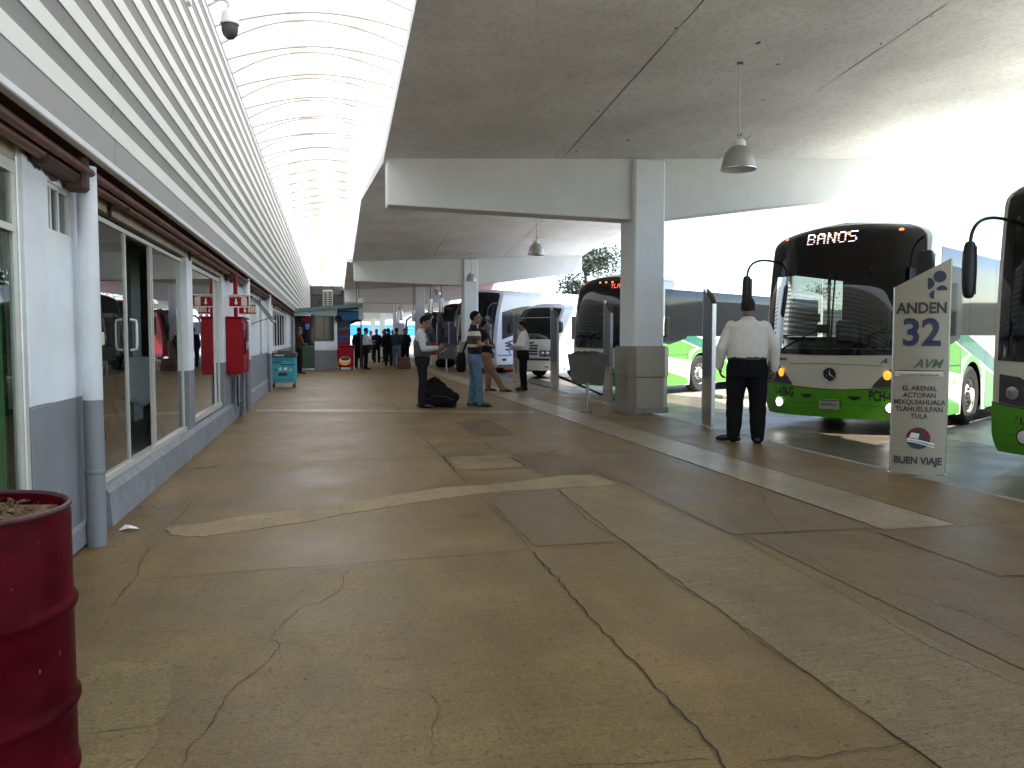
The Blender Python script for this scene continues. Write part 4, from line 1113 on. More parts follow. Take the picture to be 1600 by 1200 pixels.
def city_bus(name, label, loc, texts, led=None, zt=3.3, lit=False, see_through=False, route=None, mirrors=2, emblem=True, L=10.5, number=None, bulge=.34):
    b = Bus(name, label, 'bus', loc, L=L, zt=zt, group='white and green buses parked nose in at the platform', bulge=bulge)
    hdr = zt - .80
    fh = (lambda u, z: abs(u) < .84 and 1.32 < z < hdr - .03) if see_through else None
    sh = (lambda sd, y, z: z > 1.5 and z < zt - .75 and (.8 < y < 3.4 if sd < 0 else .9 < y < 1.9)) if see_through else None
    b.body('bus_white', fh, sh)
    wl = lambda u: 1.20 + .03 * abs(u) ** 2
    top = lambda u: zt - .06 - .05 * abs(u) ** 2
    if see_through:
        b.patch('windscreen', 'wind_glass', -.885, .885, lambda u: 1.29, lambda u: hdr, .012)
        b.patch('windscreen_border', 'frit', -.95, .95, wl, lambda u: 1.30, .016, nv=3)
        b.patch('windscreen_border', 'frit', -.95, -.84, lambda u: 1.30, lambda u: hdr, .016, nu=5)
        b.patch('windscreen_border', 'frit', .84, .95, lambda u: 1.30, lambda u: hdr, .016, nu=5)
        b.patch('windscreen_border', 'frit', -.012, .012, lambda u: 1.30, lambda u: hdr, .018, nu=2)
        b.patch('header_panel', 'frit', -.95, .95, lambda u: hdr - .02, top, .020, nv=16)
    else:
        b.patch('windscreen', 'bus_glass', -.95, .95, wl, top, .012, nv=20)
        b.patch('windscreen_border', 'frit', -.95, -.86, wl, top, .016, nu=5); b.patch('windscreen_border', 'frit', .86, .95, wl, top, .016, nu=5)
        b.patch('windscreen_border', 'frit', -.95, .95, wl, lambda u: 1.28, .017, nv=3); b.patch('header_panel', 'frit', -.86, .86, lambda u: hdr, top, .017, nv=8)
    bump_top = lambda u: .66 + .10 * abs(u) ** 1.6
    b.patch('bumper', 'bus_lime', -1, 1, lambda u: b.zb, bump_top, .010, nv=10)
    b.patch('bumper_gap', 'black', -1, 1, bump_top, lambda u: bump_top(u) + .012, .012, nv=1)
    b.patch('bumper_crease', 'bus_dkgreen', -.9, .9, lambda u: .43, lambda u: .438, .0125, nv=1)
    b.patch('cowl_crease', 'grey_print', -.55, .6, lambda u: 1.06 - .05 * abs(u) ** 2, lambda u: 1.068 - .05 * abs(u) ** 2, .008, nv=1)
    for sd in (-1, 1):
        hs = b.patch('headlamp_housing', 'dark_grey', sd * .50, sd * .93, lambda u: bump_top(u) + .02, lambda u: bump_top(u) + .03 + .30 * min(1, max(0, (abs(u) - .50) / .24)) ** .8, .012, nu=12, nv=6)
        b.disc_front('indicator', 'amber', sd * .84, .91, .055, .07, .03, hs, .02)
        b.disc_front('headlamp_lens', 'steel', sd * 1.02, .88, .07, .07, .03, hs, .015)
        b.disc_front('fog_lamp', 'lamp_on' if lit else 'white', sd * .89, .42, .065, .068, .03, None, .03)
        b.disc_front('fog_lamp_bezel', 'grey_print', sd * .89, .42, .085, .09, .02)
        b.patch('air_slot', 'black', sd * .22, sd * .38, lambda u: .565 - .05 * max(0, 1 - ((abs(u) - .30) / .08) ** 2), lambda u: .575, .018, nu=10, nv=2)
    if emblem: star_emblem(b, 0, .90, .105)
    pt = MB().box((-.16, -.028, .355), (.16, -.020, .515)).build('licence_plate', 'plate', b.root)
    vs, fs = text_geo("023-608-G", .058, .02); MB().add(vs, fs, 0, facing((0, -.030, .43), (1, 0, 0))).build('plate_text', 'grey_print', pt)
    MB().box((-.15, -.030, .485), (.15, -.0285, .505)).build('plate_band', 'green_print', pt)
    for tx in texts: b.front_text(**tx)
    for u in (-.80, -.22, -.05, .12, .74):
        b.disc_front('marker_lamp', 'marker', u * b.hw(zt - .22), zt - .20, .032, .022, .03, None, .02)
    if led: b.led(*led)
    b.wiper(-.70, 1.27, 1.62, .55); b.wiper(.10, 1.27, 1.62, .55)
    b.side_windows(1.0, L - .5, 1.52, zt - .17, 6, gap=.012)
    b.side_windows(1.0, L - .5, 1.52, zt - .62, 6, m='pane_glass' if see_through else 'bus_glass', sd=-1)
    b.side_poly('lime_stripe', 'bus_lime', [(.42, 1.34), (1.35, 1.5), (2.55, 1.21), (2.15, 1.12), (2.15, .88), (.42, 1.07)])
    b.side_poly('lime_stripe', 'bus_lime', [(.42, .76), (2.05, .40), (2.1, .24), (.42, .24)])
    b.side_poly('dark_green_stripe', 'bus_dkgreen', [(1.55, 1.50), (2.15, 1.60), (4.3, 1.05), (4.3, .80)])
    b.side_poly('lime_stripe', 'bus_lime', [(3.55, .92), (4.3, .74), (6.9, .38), (6.9, .24), (3.5, .24)])
    b.side_poly('dark_green_stripe', 'bus_dkgreen', [(4.7, 1.48), (5.6, 1.48), (L - .2, .95), (L - .2, .55)])
    arc = [(2.75 + .68 * math.cos(R(a)), .5 + .68 * math.sin(R(a))) for a in range(20, 150, 10)] + [(2.75 + .58 * math.cos(R(a)), .5 + .58 * math.sin(R(a))) for a in range(149, 19, -10)]
    b.side_poly('lime_stripe', 'bus_lime', arc, off=.006)
    b.side_poly('quarter_glass', 'bus_glass', [(.50, 1.53), (.56, 1.40), (1.2, 1.30), (2.0, 1.46), (2.05, 1.53)], off=.0085)
    for y in (2.08, 3.5, 5.2): b.side_poly('panel_gap', 'grey_print', [(y, .26), (y + .012, .26), (y + .012, 1.45), (y, 1.45)], off=.0075)
    b.side_poly('panel_gap', 'grey_print', [(.5, 1.02), (2.08, 1.02), (2.08, 1.032), (.5, 1.032)], off=.0075)
    b.side_poly('side_marker', 'amber', [(1.75, .74), (1.85, .74), (1.85, .80), (1.75, .80)], off=.012)
    if number: b.side_text(number, .22, .80, .45, 'white', xs=.8, bold=.01)
    if mirrors:
        b.mirror(1, 2.25, .95, .26, x=b.W + .12)
        if mirrors > 1: b.mirror(-1, 2.2, .62, .15, x=b.W + .16, top=2.75)
        MB().box((b.W + .01, 1.0, 1.5), (b.W + .1, 1.06, 2.0), bev=.02).build('blind_spot_mirror', 'black', b.root)
    if see_through:
        MB().box((-1.1, .45, .4), (1.1, .98, 1.26), bev=.08).build('dashboard', 'dash', b.root)
        st = MB().tube([(.55 + .23 * math.cos(2 * math.pi * k / 24), .95 - .10 * math.sin(2 * math.pi * k / 24), 1.38 + .2 * math.sin(2 * math.pi * k / 24)) for k in range(25)], .016, 8).build('steering_wheel', 'black', b.root)
        MB().tube([(.55, .97, 1.36), (.55, .7, 1.15)], .03, 8).build('column', 'black', st)
        MB().box((.3, 1.5, .9), (.8, 1.62, 1.95), bev=.06).build('driver_seat', 'dash', b.root)
        for k in range(4):
            for x in (-.85, -.35, .35, .85): MB().box((x - .2, 2.6 + k, .9), (x + .2, 2.72 + k, 1.8), bev=.05).build('seat', 'dash', b.root)
        MB().box((-.55, 1.1, .4), (-.51, 1.14, 2.5)).build('grab_pole', 'steel', b.root)
        for i, (z0, tx) in enumerate(((1.80, "ACTOPAN"), (1.62, "MIXQUI"), (1.38, "TULA"))):
            rb_ = MB().box((-.98 + .1 * i, .545, z0 - .07), (-.42 + .12 * i, .55, z0 + .07)).build('route_board', 'route_green', b.root)
            vs, fs = text_geo(tx, .11, .01); MB().add(vs, fs, 0, facing((-.70 + .11 * i, .542, z0), (1, 0, 0))).build('route_name', 'bus_lime', rb_)
    if route:
        b.front_text(route, .22, -.84, 1.96, 'bus_lime', 'route_name', .015, .8)
    return b

P_ = lambda *a: dict(zip(('string', 'size', 'x', 'z', 'm', 'name', 'bold', 'xs', 'shear'), a))
city_bus('bus', 'white and green city bus with lit BANOS sign on a black windscreen header', (7.63, 11.08, ROAD),
         [P_('13-608-G', .215, -.83, .585, 'black', 'plate_number', .035, .53), P_('PCH-C-', .215, .78, .585, 'black', 'plate_number', .035, .55),
          P_('espeola', .075, -.86, 1.13, 'grey_print', 'lettering', .02, 1, .3), P_('A', .10, .78, 1.12, 'grey_print', 'lettering', .02, 1.3, .4)],
         led=('BANOS', -.52, 3.12, .0265), lit=True, see_through=True)
city_bus('bus', 'white and green bus numbered 024 cut off by the right picture edge', (7.53, 6.19, ROAD),
         [P_('024', .21, -.94, .56, 'black', 'fleet_number', .03, .66), P_('MERCEDES', .09, -.55, 1.08, 'grey_print', 'lettering', .02, 1.2, .25)], route='ACTO', number=None)
city_bus('bus', 'white and green bus numbered 1019 half hidden behind the white column', (6.90, 19.75, ROAD),
         [], led=('TLAHUEL', .12, 2.86, .016, 'led_red'), number='1019', zt=3.12, mirrors=1)

# minibus -------------------------------------------------------------
b = Bus('minibus', 'white minibus with dark grille and green winged badge beside the green bus', 'minibus', (7.05, 28.2, ROAD), L=7.0, W=1.05, zt=2.75, zb=.30, bulge=.26, rake=.75)
b.body('bus_silver', wheels=(1.55, 5.6), wr=.40, wc=.40)
b.patch('windscreen', 'bus_glass', -.92, .92, lambda u: 1.42, lambda u: 2.58 - .05 * u * u, .012)
b.patch('visor_line', 'white', -.92, .92, lambda u: 2.20, lambda u: 2.215, .016, nv=1)
for k in range(4): b.patch('grille_bar', 'black', -.42, .42, lambda u, k=k: .86 + k * .10, lambda u, k=k: .92 + k * .10, .014, nv=1)
b.patch('lower_grille', 'grey_print', -.85, .85, lambda u: .66, lambda u: .74, .014, nv=2)
b.patch('bumper', 'fascia_white', -1, 1, lambda u: .30, lambda u: .62, .03, nv=5)
for sd in (-1, 1):
    hs = b.patch('headlamp_housing', 'grey_print', sd * .5, sd * .96, lambda u: .80, lambda u: 1.02, .014, nu=8, nv=4)
    for x in (.66, .84): b.disc_front('headlamp_lens', 'chrome', sd * x, .91, .075, .075, .03, hs, .02)
    b.disc_front('fog_lamp', 'steel', sd * .8, .46, .07, .05, .05, None, .02)
    b.mirror(sd, 1.85, .42, .18, y=.25, top=2.0)
b.patch('badge', 'bus_dkgreen', -.25, .25, lambda u: 1.28 - .06 * (1 - abs(u) * 4), lambda u: 1.33, .016, nu=12, nv=2)
b.side_windows(1.15, 2.2, 1.42, 2.25, 1); b.side_windows(2.3, 6.6, 1.42, 2.25, 4)
wg = [(1.35, 1.22), (1.62, 1.20), (1.72, 1.12), (1.82, 1.20), (2.1, 1.22), (1.98, 1.06), (1.82, 1.02), (1.72, .98), (1.62, 1.02), (1.46, 1.06)]
b.side_poly('winged_badge', 'bus_dkgreen', wg, off=.006)
b.side_poly('winged_badge', 'white', [(1.68, 1.18), (1.72, 1.22), (1.76, 1.18), (1.76, 1.04), (1.72, 1.0), (1.68, 1.04)], off=.009)

# white coach, red coaches -------------------------------------------
def coach(label, loc, paint, zt=3.55, waves=True, horn=None, L=12, group='tall coaches parked further along the platform'):
    b = Bus('coach', label, 'coach', loc, L=L, zt=zt, bulge=.42, rake=.55, group=group)
    b.body(paint, wheels=(2.9, 9.2))
    b.patch('windscreen', 'bus_glass', -.92, .92, lambda u: 1.15, lambda u: zt - .12 - .08 * u * u, .012, nv=20)
    b.patch('windscreen_divider', 'frit', -.92, .92, lambda u: 2.28, lambda u: 2.34, .016, nv=2)
    for sd in (-1, 1):
        hs = b.patch('headlamp_housing', 'dark_grey', sd * .62, sd * .95, lambda u: .62, lambda u: .86, .014, nu=8, nv=4)
        b.disc_front('headlamp_lens', 'white', sd * .95, .74, .08, .08, .03, hs, .02)
    b.patch('lower_grille', 'black', -.55, .55, lambda u: .36, lambda u: .52, .014, nv=2)
    b.side_poly('skirt', 'grey_print', [(.5, .20), (2.2, .20), (2.2, .34), (.5, .34)]); b.side_poly('skirt', 'grey_print', [(3.6, .20), (8.5, .20), (8.5, .34), (3.6, .34)])
    if waves:
        rows = []
        for k in range(17):
            t = k / 16; y = .75 + 2.6 * t
            rows.append([(b.hw(1.4 + .70 * t) + .008, y, 1.4 + .70 * t), (b.hw(2.72) + .008, y, 2.55 + .30 * math.sin(t * 2.2))])
        MB().grid([r[::-1] for r in rows]).build('driver_window', 'bus_glass', b.root, smooth=True)
        b.side_windows(3.5, L - .6, 1.9, 2.95, 5)
        for k in range(3):
            w_ = [(.95 + 2.4 * i / 10, 1.27 - .15 * k + .62 * (i / 10) ** 1.2 + .04 * math.sin(i * .9 + k)) for i in range(11)]
            poly = w_ + [(y, z - .075) for y, z in reversed(w_)]
            b.side_poly('blue_wave', 'sticker_blue' if k < 2 else 'navy', poly, off=.006)
        b.side_poly('blue_zigzag', 'blue_sheet', [(.5, .70), (1.35, .70), (1.2, .94), (2.2, .94), (2.2, 1.0), (1.05, 1.0), (1.2, .76), (.5, .76)], off=.006)
        b.side_poly('fuel_flap', 'black', [(.75, .50), (1.0, .50), (1.0, .60), (.75, .60)], off=.008)
        b.mirror(1, 2.05, .7, .2, y=-.35, top=2.9); b.mirror(-1, 2.05, .7, .2, y=-.35, top=2.9)
    else:
        b.side_windows(.9, L - .6, 1.7, 2.9, 6)
        b.patch('lower_front', 'black', -.45, .45, lambda u: .62, lambda u: 1.1, .014, nv=2)
    if horn:
        for sd in (-1, 1):
            pts = [(sd * 1.05, .15, 2.95), (sd * 1.25, -.15, 3.0), (sd * 1.38, -.38, 2.75), (sd * 1.38, -.45, 2.45), (sd * 1.36, -.45, 2.2)]
            h_ = MB().tube(pts, [.06, .07, .075, .08, .05], 10).build('mirror_arm', horn, b.root, smooth=True)
            MB().box((sd * 1.36 - .13, -.52, 1.75), (sd * 1.36 + .13, -.36, 2.3), bev=.05).build('mirror', 'black', h_, smooth=True)
    return b
coach('tall white coach with blue wave stripes and zigzag on its side', (5.80, 33.7, ROAD), 'bus_silver')
coach('red coach with curved red mirror arms seen behind the vested man', (6.55, 39.8, ROAD), 'bus_red', zt=3.5, waves=False, horn='bus_red')
coach('red coach standing between the other two red ones', (6.55, 46.2, ROAD), 'bus_red', zt=3.5, waves=False, horn='bus_red')
coach('farthest red coach showing above the crowd', (6.6, 58.0, ROAD), 'bus_red', zt=3.4, waves=False, horn='bus_silver')

# ================================================================== PLATFORM FURNITURE
# oil drum with soil
dr = thing('oil_drum', 'maroon steel drum filled with soil in the near left corner', 'drum', (-1.055, 2.60, 0))
RD = .285
prof = [(0, .02), (RD - .01, .02), (RD + .006, .0), (RD + .006, .02), (RD, .03)]
for z in (.225, .522): prof += [(RD, z - .03), (RD + .004, z - .018), (RD + .013, z - .006), (RD + .013, z + .006), (RD + .004, z + .018), (RD, z + .03)]
prof += [(RD, .795), (RD - .004, .805), (RD - .004, .818), (RD - .014, .818), (RD - .016, .75), (RD - .02, .66)]
o = MB().lathe(prof, 64).build('body', 'drum', dr, smooth=True)
mb = MB(); mb.lathe([(RD - .006 + .009 * math.cos(a), .818 + .009 * math.sin(a)) for a in [k * math.pi / 4 for k in range(9)]], 64); mb.build('rim', 'drum_rim', dr, smooth=True)
mb = MB(); rnd = random.Random(31)
for k in range(45):
    a = rnd.uniform(-2.2, .9); z = rnd.uniform(.05, .78)
    if min(abs(z - .225), abs(z - .522)) < .04: continue
    w_, h_ = rnd.uniform(.0006, .0018) / RD, rnd.uniform(.0006, .0025) if rnd.random() < .9 else rnd.uniform(.006, .012)
    q = RD + .0008
    mb.add([(q * math.cos(a + u), q * math.sin(a + u), z + v) for u, v in ((-w_, -h_), (w_, -h_ * .6), (w_ * .8, h_), (-w_ * .9, h_ * .8))], [(0, 1, 2, 3)])
tag(mb.build('paint_scratch', 'drum_scratch', dr), kind='stuff')
mb = MB(); rows = []; rnd = random.Random(3)
for i in range(15):
    r = (RD - .018) * i / 14
    rows.append([(r * math.cos(2 * math.pi * k / 48), r * math.sin(2 * math.pi * k / 48), .782 + .020 * mnoise.noise(Vector((r * 9 * math.cos(2 * math.pi * k / 48), r * 9 * math.sin(2 * math.pi * k / 48), 1))) + .012 * (1 - i / 14)) for k in range(48)])
mb.grid(rows, close=True)
for k in range(420):
    a = rnd.uniform(0, 6.28); r = (RD - .03) * math.sqrt(rnd.random()); s_ = rnd.uniform(.002, .009)
    c = Vector((r * math.cos(a), r * math.sin(a), .790 + rnd.uniform(0, .012)))
    vv = [tuple(c + Vector((rnd.gauss(0, s_), rnd.gauss(0, s_), rnd.gauss(0, s_ * .7)))) for _ in range(4)]
    mb.add(vv, [(0, 1, 2), (0, 2, 3), (0, 3, 1), (1, 3, 2)])
o = mb.build('soil', 'soil'); o.location = dr.location; tag(o, 'dry crumbly brown soil filling the maroon drum', 'soil', kind='stuff')

# pendant lamps
def pendant(x, y, zb, label, first=None):
    zt_ = soffit(x, y); L = zt_ - zb
    t = thing('pendant_lamp', label, 'lamp', (x, y, zb), 0, 'bell shaped pendant lamps under the canopy')
    r = .22
    prof = [(r * 1.02, 0), (r, .01), (r * .955, .06), (r * .90, .12), (r * .80, .19), (r * .66, .245), (r * .48, .285), (r * .34, .30)]
    MB().lathe(prof, 36).build('shade', 'shade', t, smooth=True)
    MB().lathe([(a - .006, b_ + .002) for a, b_ in prof[::-1]] , 36).build('shade_lining', 'shade_in', t, smooth=True)
    MB().lathe([(r * 1.02, .0), (r * 1.035, .003), (r * 1.035, .011), (r * 1.0, .014)], 36).build('shade_lip', 'steel', t, smooth=True)
    MB().lathe([(r * .37, .292), (r * .38, .31), (r * .38, .355), (r * .33, .375), (.0, .378)], 24).build('gear_box', 'shade_in', t, smooth=True)
    MB().lathe([(0, .10), (.035, .11), (.045, .16), (.03, .22), (.02, .28)], 14).build('bulb', 'white', t, smooth=True)
    MB().tube([(0, 0, .375), (.004, 0, .5), (-.006, 0, L * .6), (-.010, 0, L)], .012, 8).build('cord', 'cream', t)
    MB().tube([(-.02, .01, .44), (.02, 0, .42), (.0, .0, .40), (.03, -.01, .46)], .008, 6).build('hook', 'dark_grey', t)
    MB().lathe([(0, L - .02), (.04, L - .015), (.045, L)], 14).build('ceiling_rose', 'dark_grey', t)
for i, (x, y, l) in enumerate(((5.12, 9.45, 'nearest and largest bell shaped aluminium pendant lamp under the near canopy bay'), (5.25, 20.2, 'bell shaped pendant lamp hanging just left of the near column'),
      (5.30, 30.2, 'bell shaped pendant lamp hanging against the second column'), (5.3, 40.2, 'bell shaped pendant lamp above the red coaches, right of two chrome tubes'),
      (5.3, 50.4, 'small bell shaped pendant lamp above the vested man, left of the chrome tubes'), (5.3, 62, 'tiny bell shaped pendant lamp farthest away above the crowd'))):
    pendant(x, y, 3.46, l)
# hanging chrome tubes
for x, y, z, l in ((4.45, 36, 2.42, 'hanging chrome tube left of the pair above the red coach'), (4.96, 36.2, 2.46, 'hanging chrome tube right of the pair above the red coach'),
                (4.72, 46, 2.25, 'hanging chrome tube below the small pendant lamp'), (4.35, 54, 2.4, 'distant hanging chrome tube above the white board in the crowd'), (4.75, 54.3, 2.5, 'distant hanging chrome tube right of the white board')):
    t = thing('hanging_tube', l, 'hanging tube', (x, y, z), 0, 'chrome tubes hanging under the canopy')
    MB().lathe([(0, 0), (.10, 0), (.11, .01), (.11, .64), (.10, .65), (0, .65)], 20).build('tube', 'steel', t, smooth=True)
    MB().cyl((0, 0, .65), (0, 0, soffit(x, y) - z), .018, 8).build('rod', 'dark_grey', t)

# security camera
sc_ = thing('security_camera', 'white dome security camera on a wall arm high on the striped cladding', 'security camera', (-.95, 8.8, 4.46))
MB().lathe([(.0, .20), (.05, .20), (.075, .17), (.085, .10), (.09, .06)], 24).build('housing', 'white', sc_, smooth=True)
MB().lathe([(.082, .065), (.084, .0), (.07, -.05), (.04, -.085), (0, -.095)], 24).build('dome', 'dark_grey', sc_, smooth=True)
MB().lathe([(.091, .075), (.098, .07), (.098, .055), (.091, .05)], 24).build('ring', 'white', sc_, smooth=True)
MB().tube([(0, 0, .19), (0, 0, .27), (-.05, 0, .31), (-.38, 0, .31)], .028, 10).build('arm', 'white', sc_, smooth=True)
MB().box((-.405, -.07, .22), (-.37, .07, .42), bev=.01).build('wall_plate', 'white', sc_)

# hose cabinet, red riser and the two red signs
hc = thing('hose_cabinet', 'tall red fire hose cabinet mounted on the white wall', 'fire cabinet', (-1.55, 12.95, .76))
MB().box((.0, 0, 0), (.235, .95, .86), bev=.012).build('case', 'red_paint', hc)
MB().box((.236, .05, .05), (.252, .60, .80), bev=.006).build('door', 'red_paint', hc)
MB().box((.236, .64, .03), (.256, .92, .83), bev=.006).build('door', 'red_paint', hc)
MB().box((.252, .12, .3), (.256, .52, .72)).build('window', 'bus_glass', hc)
MB().box((-.0, -.02, .862), (.27, .98, .89), bev=.008).build('lid', 'red_paint', hc)
MB().box((.257, .68, .38), (.275, .71, .50)).build('handle', 'steel', hc)
rs = thing('riser_pipe', 'red fire riser pipe climbing from the hose cabinet to the eaves', 'pipe', (-1.43, 13.30, 1.65))
MB().cyl((0, 0, 0), (0, 0, .72), .032, 12).build('pipe', 'red_paint', rs, smooth=True)
MB().cyl((0, 0, .30), (0, 0, .36), .045, 12).build('coupling', 'red_paint', rs, smooth=True)
for x in (-.05, .08):
    mb = MB().cyl((x - .02, .35, -1.58), (x - .02, .35, -.9), .025, 10); mb.build('lower_pipe', 'grey_wall', rs, smooth=True)
def red_sign(label, x0, x1, y, z0, z1, word, kind):
    t = thing('fire_sign', label, 'sign', ((x0 + x1) / 2, y, z0), 0, 'red fire equipment signs on the wall')
    w_, h_ = x1 - x0, z1 - z0
    MB().box((-w_ / 2, -.006, 0), (w_ / 2, .006, h_)).build('plate', 'red_paint', t)
    mb = MB(); e = .012
    for a, b_ in (((-w_ / 2, -.008, 0), (w_ / 2, .008, e)), ((-w_ / 2, -.008, h_ - e), (w_ / 2, .008, h_)), ((-w_ / 2, -.008, e), (-w_ / 2 + e, .008, h_ - e)), ((w_ / 2 - e, -.008, e), (w_ / 2, .008, h_ - e))): mb.box(a, b_)
    mb.build('border', 'white', t)
    ax = -w_ * .14
    for fy, s_ in ((-.009, 1), (.009, -1)):
        mb = MB()
        mb.prism([(ax - .010, h_ * .38), (ax + .010, h_ * .38), (ax + .010, h_ * .66), (ax - .010, h_ * .66)], fy - .001, fy + .001, axis='y')
        mb.prism([(ax - .028, h_ * .38), (ax, h_ * .17), (ax + .028, h_ * .38)], fy - .001, fy + .001, axis='y')
        mb.build('arrow', 'white', t)
        mb = MB(); bx = w_ * .24
        if kind == 'ext':
            mb.prism([(bx - .042, h_ * .12), (bx + .042, h_ * .12), (bx + .042, h_ * .70), (bx + .02, h_ * .80), (bx - .02, h_ * .80), (bx - .042, h_ * .70)], fy - .001, fy + .001, axis='y')
            mb.prism([(bx - .055, h_ * .80), (bx + .05, h_ * .86), (bx + .05, h_ * .92), (bx - .06, h_ * .86)], fy - .001, fy + .001, axis='y')
        else:
            for k in range(4): mb.prism([(bx - .062 + k * .035, h_ * .2), (bx - .035 + k * .035, h_ * .2), (bx - .035 + k * .035, h_ * .8), (bx - .062 + k * .035, h_ * .8)], fy - .001, fy + .001, axis='y')
        mb.build('pictogram', 'cream', t)
        vs, fs = text_geo(word, .036, .02); MB().add(vs, fs, 0, facing((ax, fy - .0012 * s_, h_ * .84), (s_, 0, 0))).build('word', 'white', t)
red_sign('red extinguisher sign with white arrow, nearer of the two on the riser', -1.50, -1.19, 12.98, 1.79, 1.985, 'EXTINTOR', 'ext')
red_sign('red hose sign with white arrow, farther and lower of the two on the riser', -1.44, -1.15, 13.75, 1.70, 1.875, 'HIDRANTE', 'hose')
wp = thing('water_pipe', 'short grey hydrant pipe standing below the red hose cabinet', 'pipe', (-1.44, 14.2, 0))
MB().cyl((0, 0, .25), (0, 0, .76), .045, 12).build('pipe', 'steel', wp, smooth=True)
MB().lathe([(0, 0), (.05, 0), (.05, .25), (0, .25)], 12).build('base', 'grey_wall', wp)
MB().box((-.08, -.5, .2), (-.02, -.38, .72), bev=.01).build('valve_box', 'black', wp)

# bay signs --------------------------------------------------------------
def sign_shell(t, w_=.47, hl=1.81, hr=2.07, th=.05, face='sign_face', back='sign_back'):
    rows = []
    for k in range(13):
        u = k / 12; x = -w_ / 2 + w_ * u; y = -th / 2 - .035 * (1 - (2 * u - 1) ** 2)
        rows.append([(x, y, 0), (x, y, hl + (hr - hl) * u)])
    p = MB().grid(rows).build('front_panel', face, t, smooth=True)
    mb = MB()
    mb.prism([(-w_ / 2 + .012, .0), (w_ / 2 - .012, .0), (w_ / 2 - .012, .72), (-w_ / 2 + .012, .72)], th / 2 - .012, th / 2 - .004, axis='y'); mb.build('lower_back', 'steel', t)
    mb = MB(); mb.prism([(-w_ / 2 + .012, .76), (w_ / 2 - .012, .76), (w_ / 2 - .012, hr - .03), (-w_ / 2 + .012, hl - .03)], th / 2 - .012, th / 2 - .004, axis='y'); mb.build('upper_back', back, t)
    for s_, h_ in ((-1, hl), (1, hr)):
        MB().box((s_ * w_ / 2 - .012, -th / 2, 0), (s_ * w_ / 2 + .012, th / 2 + .004, h_)).build('edge_post', 'steel', t)
    MB().box((-w_ / 2 + .013, th / 2 - .02, .722), (w_ / 2 - .013, th / 2 + .01, .758)).build('cross_bar', 'chrome', t)
    MB().box((-w_ / 2 - .02, -th / 2 - .02, 0), (w_ / 2 + .02, th / 2 + .03, .012)).build('foot_plate', 'steel', t)
    return p
sg = thing('platform_sign', 'tall champagne bay sign reading ANDEN 32 with slanted top', 'bay sign', (5.555, 6.65, 0), math.atan2(-.28, .373), 'tall bay signs standing along the kerb')
fp = sign_shell(sg)
def sy(x): return -.025 - .035 * (1 - (2 * (x / .47)) ** 2) - .004
def stext(string, size, z, m, bold=.015, x=0.0, xs=1.0, shear=0, name='lettering'):
    vs, fs = text_geo(string, size, bold, shear, xs)
    bm = bmesh.new(); bv = [bm.verts.new((x + a, 0, z + b_)) for a, b_, _ in vs]
    for f in fs:
        try: bm.faces.new([bv[i] for i in f])
        except Exception: pass
    me = bpy.data.meshes.new(name)
    for v in bm.verts: v.co.y = sy(v.co.x) - .004
    bm.to_mesh(me); bm.free(); me.materials.append(M[m]); o = bpy.data.objects.new(name, me); col.objects.link(o); link_child(o, sg); return o
stext('ANDEN', .145, 1.60, 'grey_print', .030, xs=.86)
stext('32', .36, 1.36, 'navy', .026, xs=.95)
stext('AVM', .12, 1.07, 'green_print', .014, x=.06, xs=.95, shear=.4)
def splate(name, m, x0, x1, z0, z1, off=.003):
    rows = [[(x0 + (x1 - x0) * k / 8, sy(x0 + (x1 - x0) * k / 8) - off, z) for z in (z0, z1)] for k in range(9)]
    return MB().grid(rows).build(name, m, sg)
splate('green_rule', 'green_print', -.22, .20, 1.000, 1.010); splate('white_rule', 'white', -.22, .20, .985, .998)
splate('white_strip', 'cream', -.22, .20, .952, .982)
stext('Autotransportes Valle del Mezquital', .027, .966, 'grey_print', .02, x=-.01, xs=.86, shear=.2)
for k, tx in enumerate(('EL ARENAL', 'ACTOPAN', 'MIXQUIAHUALA', 'TLAHUELILPAN', 'TULA')): stext(tx, .068, .835 - k * .067, 'grey_print', .011, xs=.88)
stext('BUEN VIAJE', .098, .135, 'grey_print', .026, xs=.84)
def sdisc(name, m, cx, cz, r, a0=0, a1=360, off=.003):
    n = 28; pts = [(cx + r * math.cos(R(a0 + (a1 - a0) * k / n)), cz + r * math.sin(R(a0 + (a1 - a0) * k / n))) for k in range(n + (0 if a1 - a0 >= 360 else 1))]
    return MB().add([(x, sy(x) - off, z) for x, z in pts], [tuple(range(len(pts)))]).build(name, m, sg)
sdisc('cut_out', 'navy', .145, 1.90, .055); sdisc('cut_out', 'navy', .045, 1.835, .055, -90, 90).data.transform(Matrix.Translation((0, 0, 0)))
sdisc('cut_out', 'navy', .165, 1.77, .048, 0, 180); sdisc('cut_out', 'navy', .10, 1.73, .04, 90, 270)
sdisc('round_logo', 'grey_print', 0, .355, .105); sdisc('round_logo', 'maroon_print', 0, .355, .098, -10, 190, .004); sdisc('round_logo', 'navy', 0, .355, .098, 190, 350, .004)
mb = MB()
for z0, z1, zz in ((.345, .30, .02), (.325, .27, .012)):
    rows = [[(-.10 + .24 * k / 10, sy(-.10 + .24 * k / 10) - .006, z0 + (z1 - z0) * (k / 10) ** 1.5 + d) for d in (-zz * .5, zz * .5)] for k in range(11)]
    mb.grid(rows)
mb.add([(x, sy(x) - .006, z) for x, z in ((-.08, .36), (.0, .35), (.01, .40), (-.06, .41))], [(0, 1, 2, 3)])
mb.build('round_logo_road', 'white', sg)
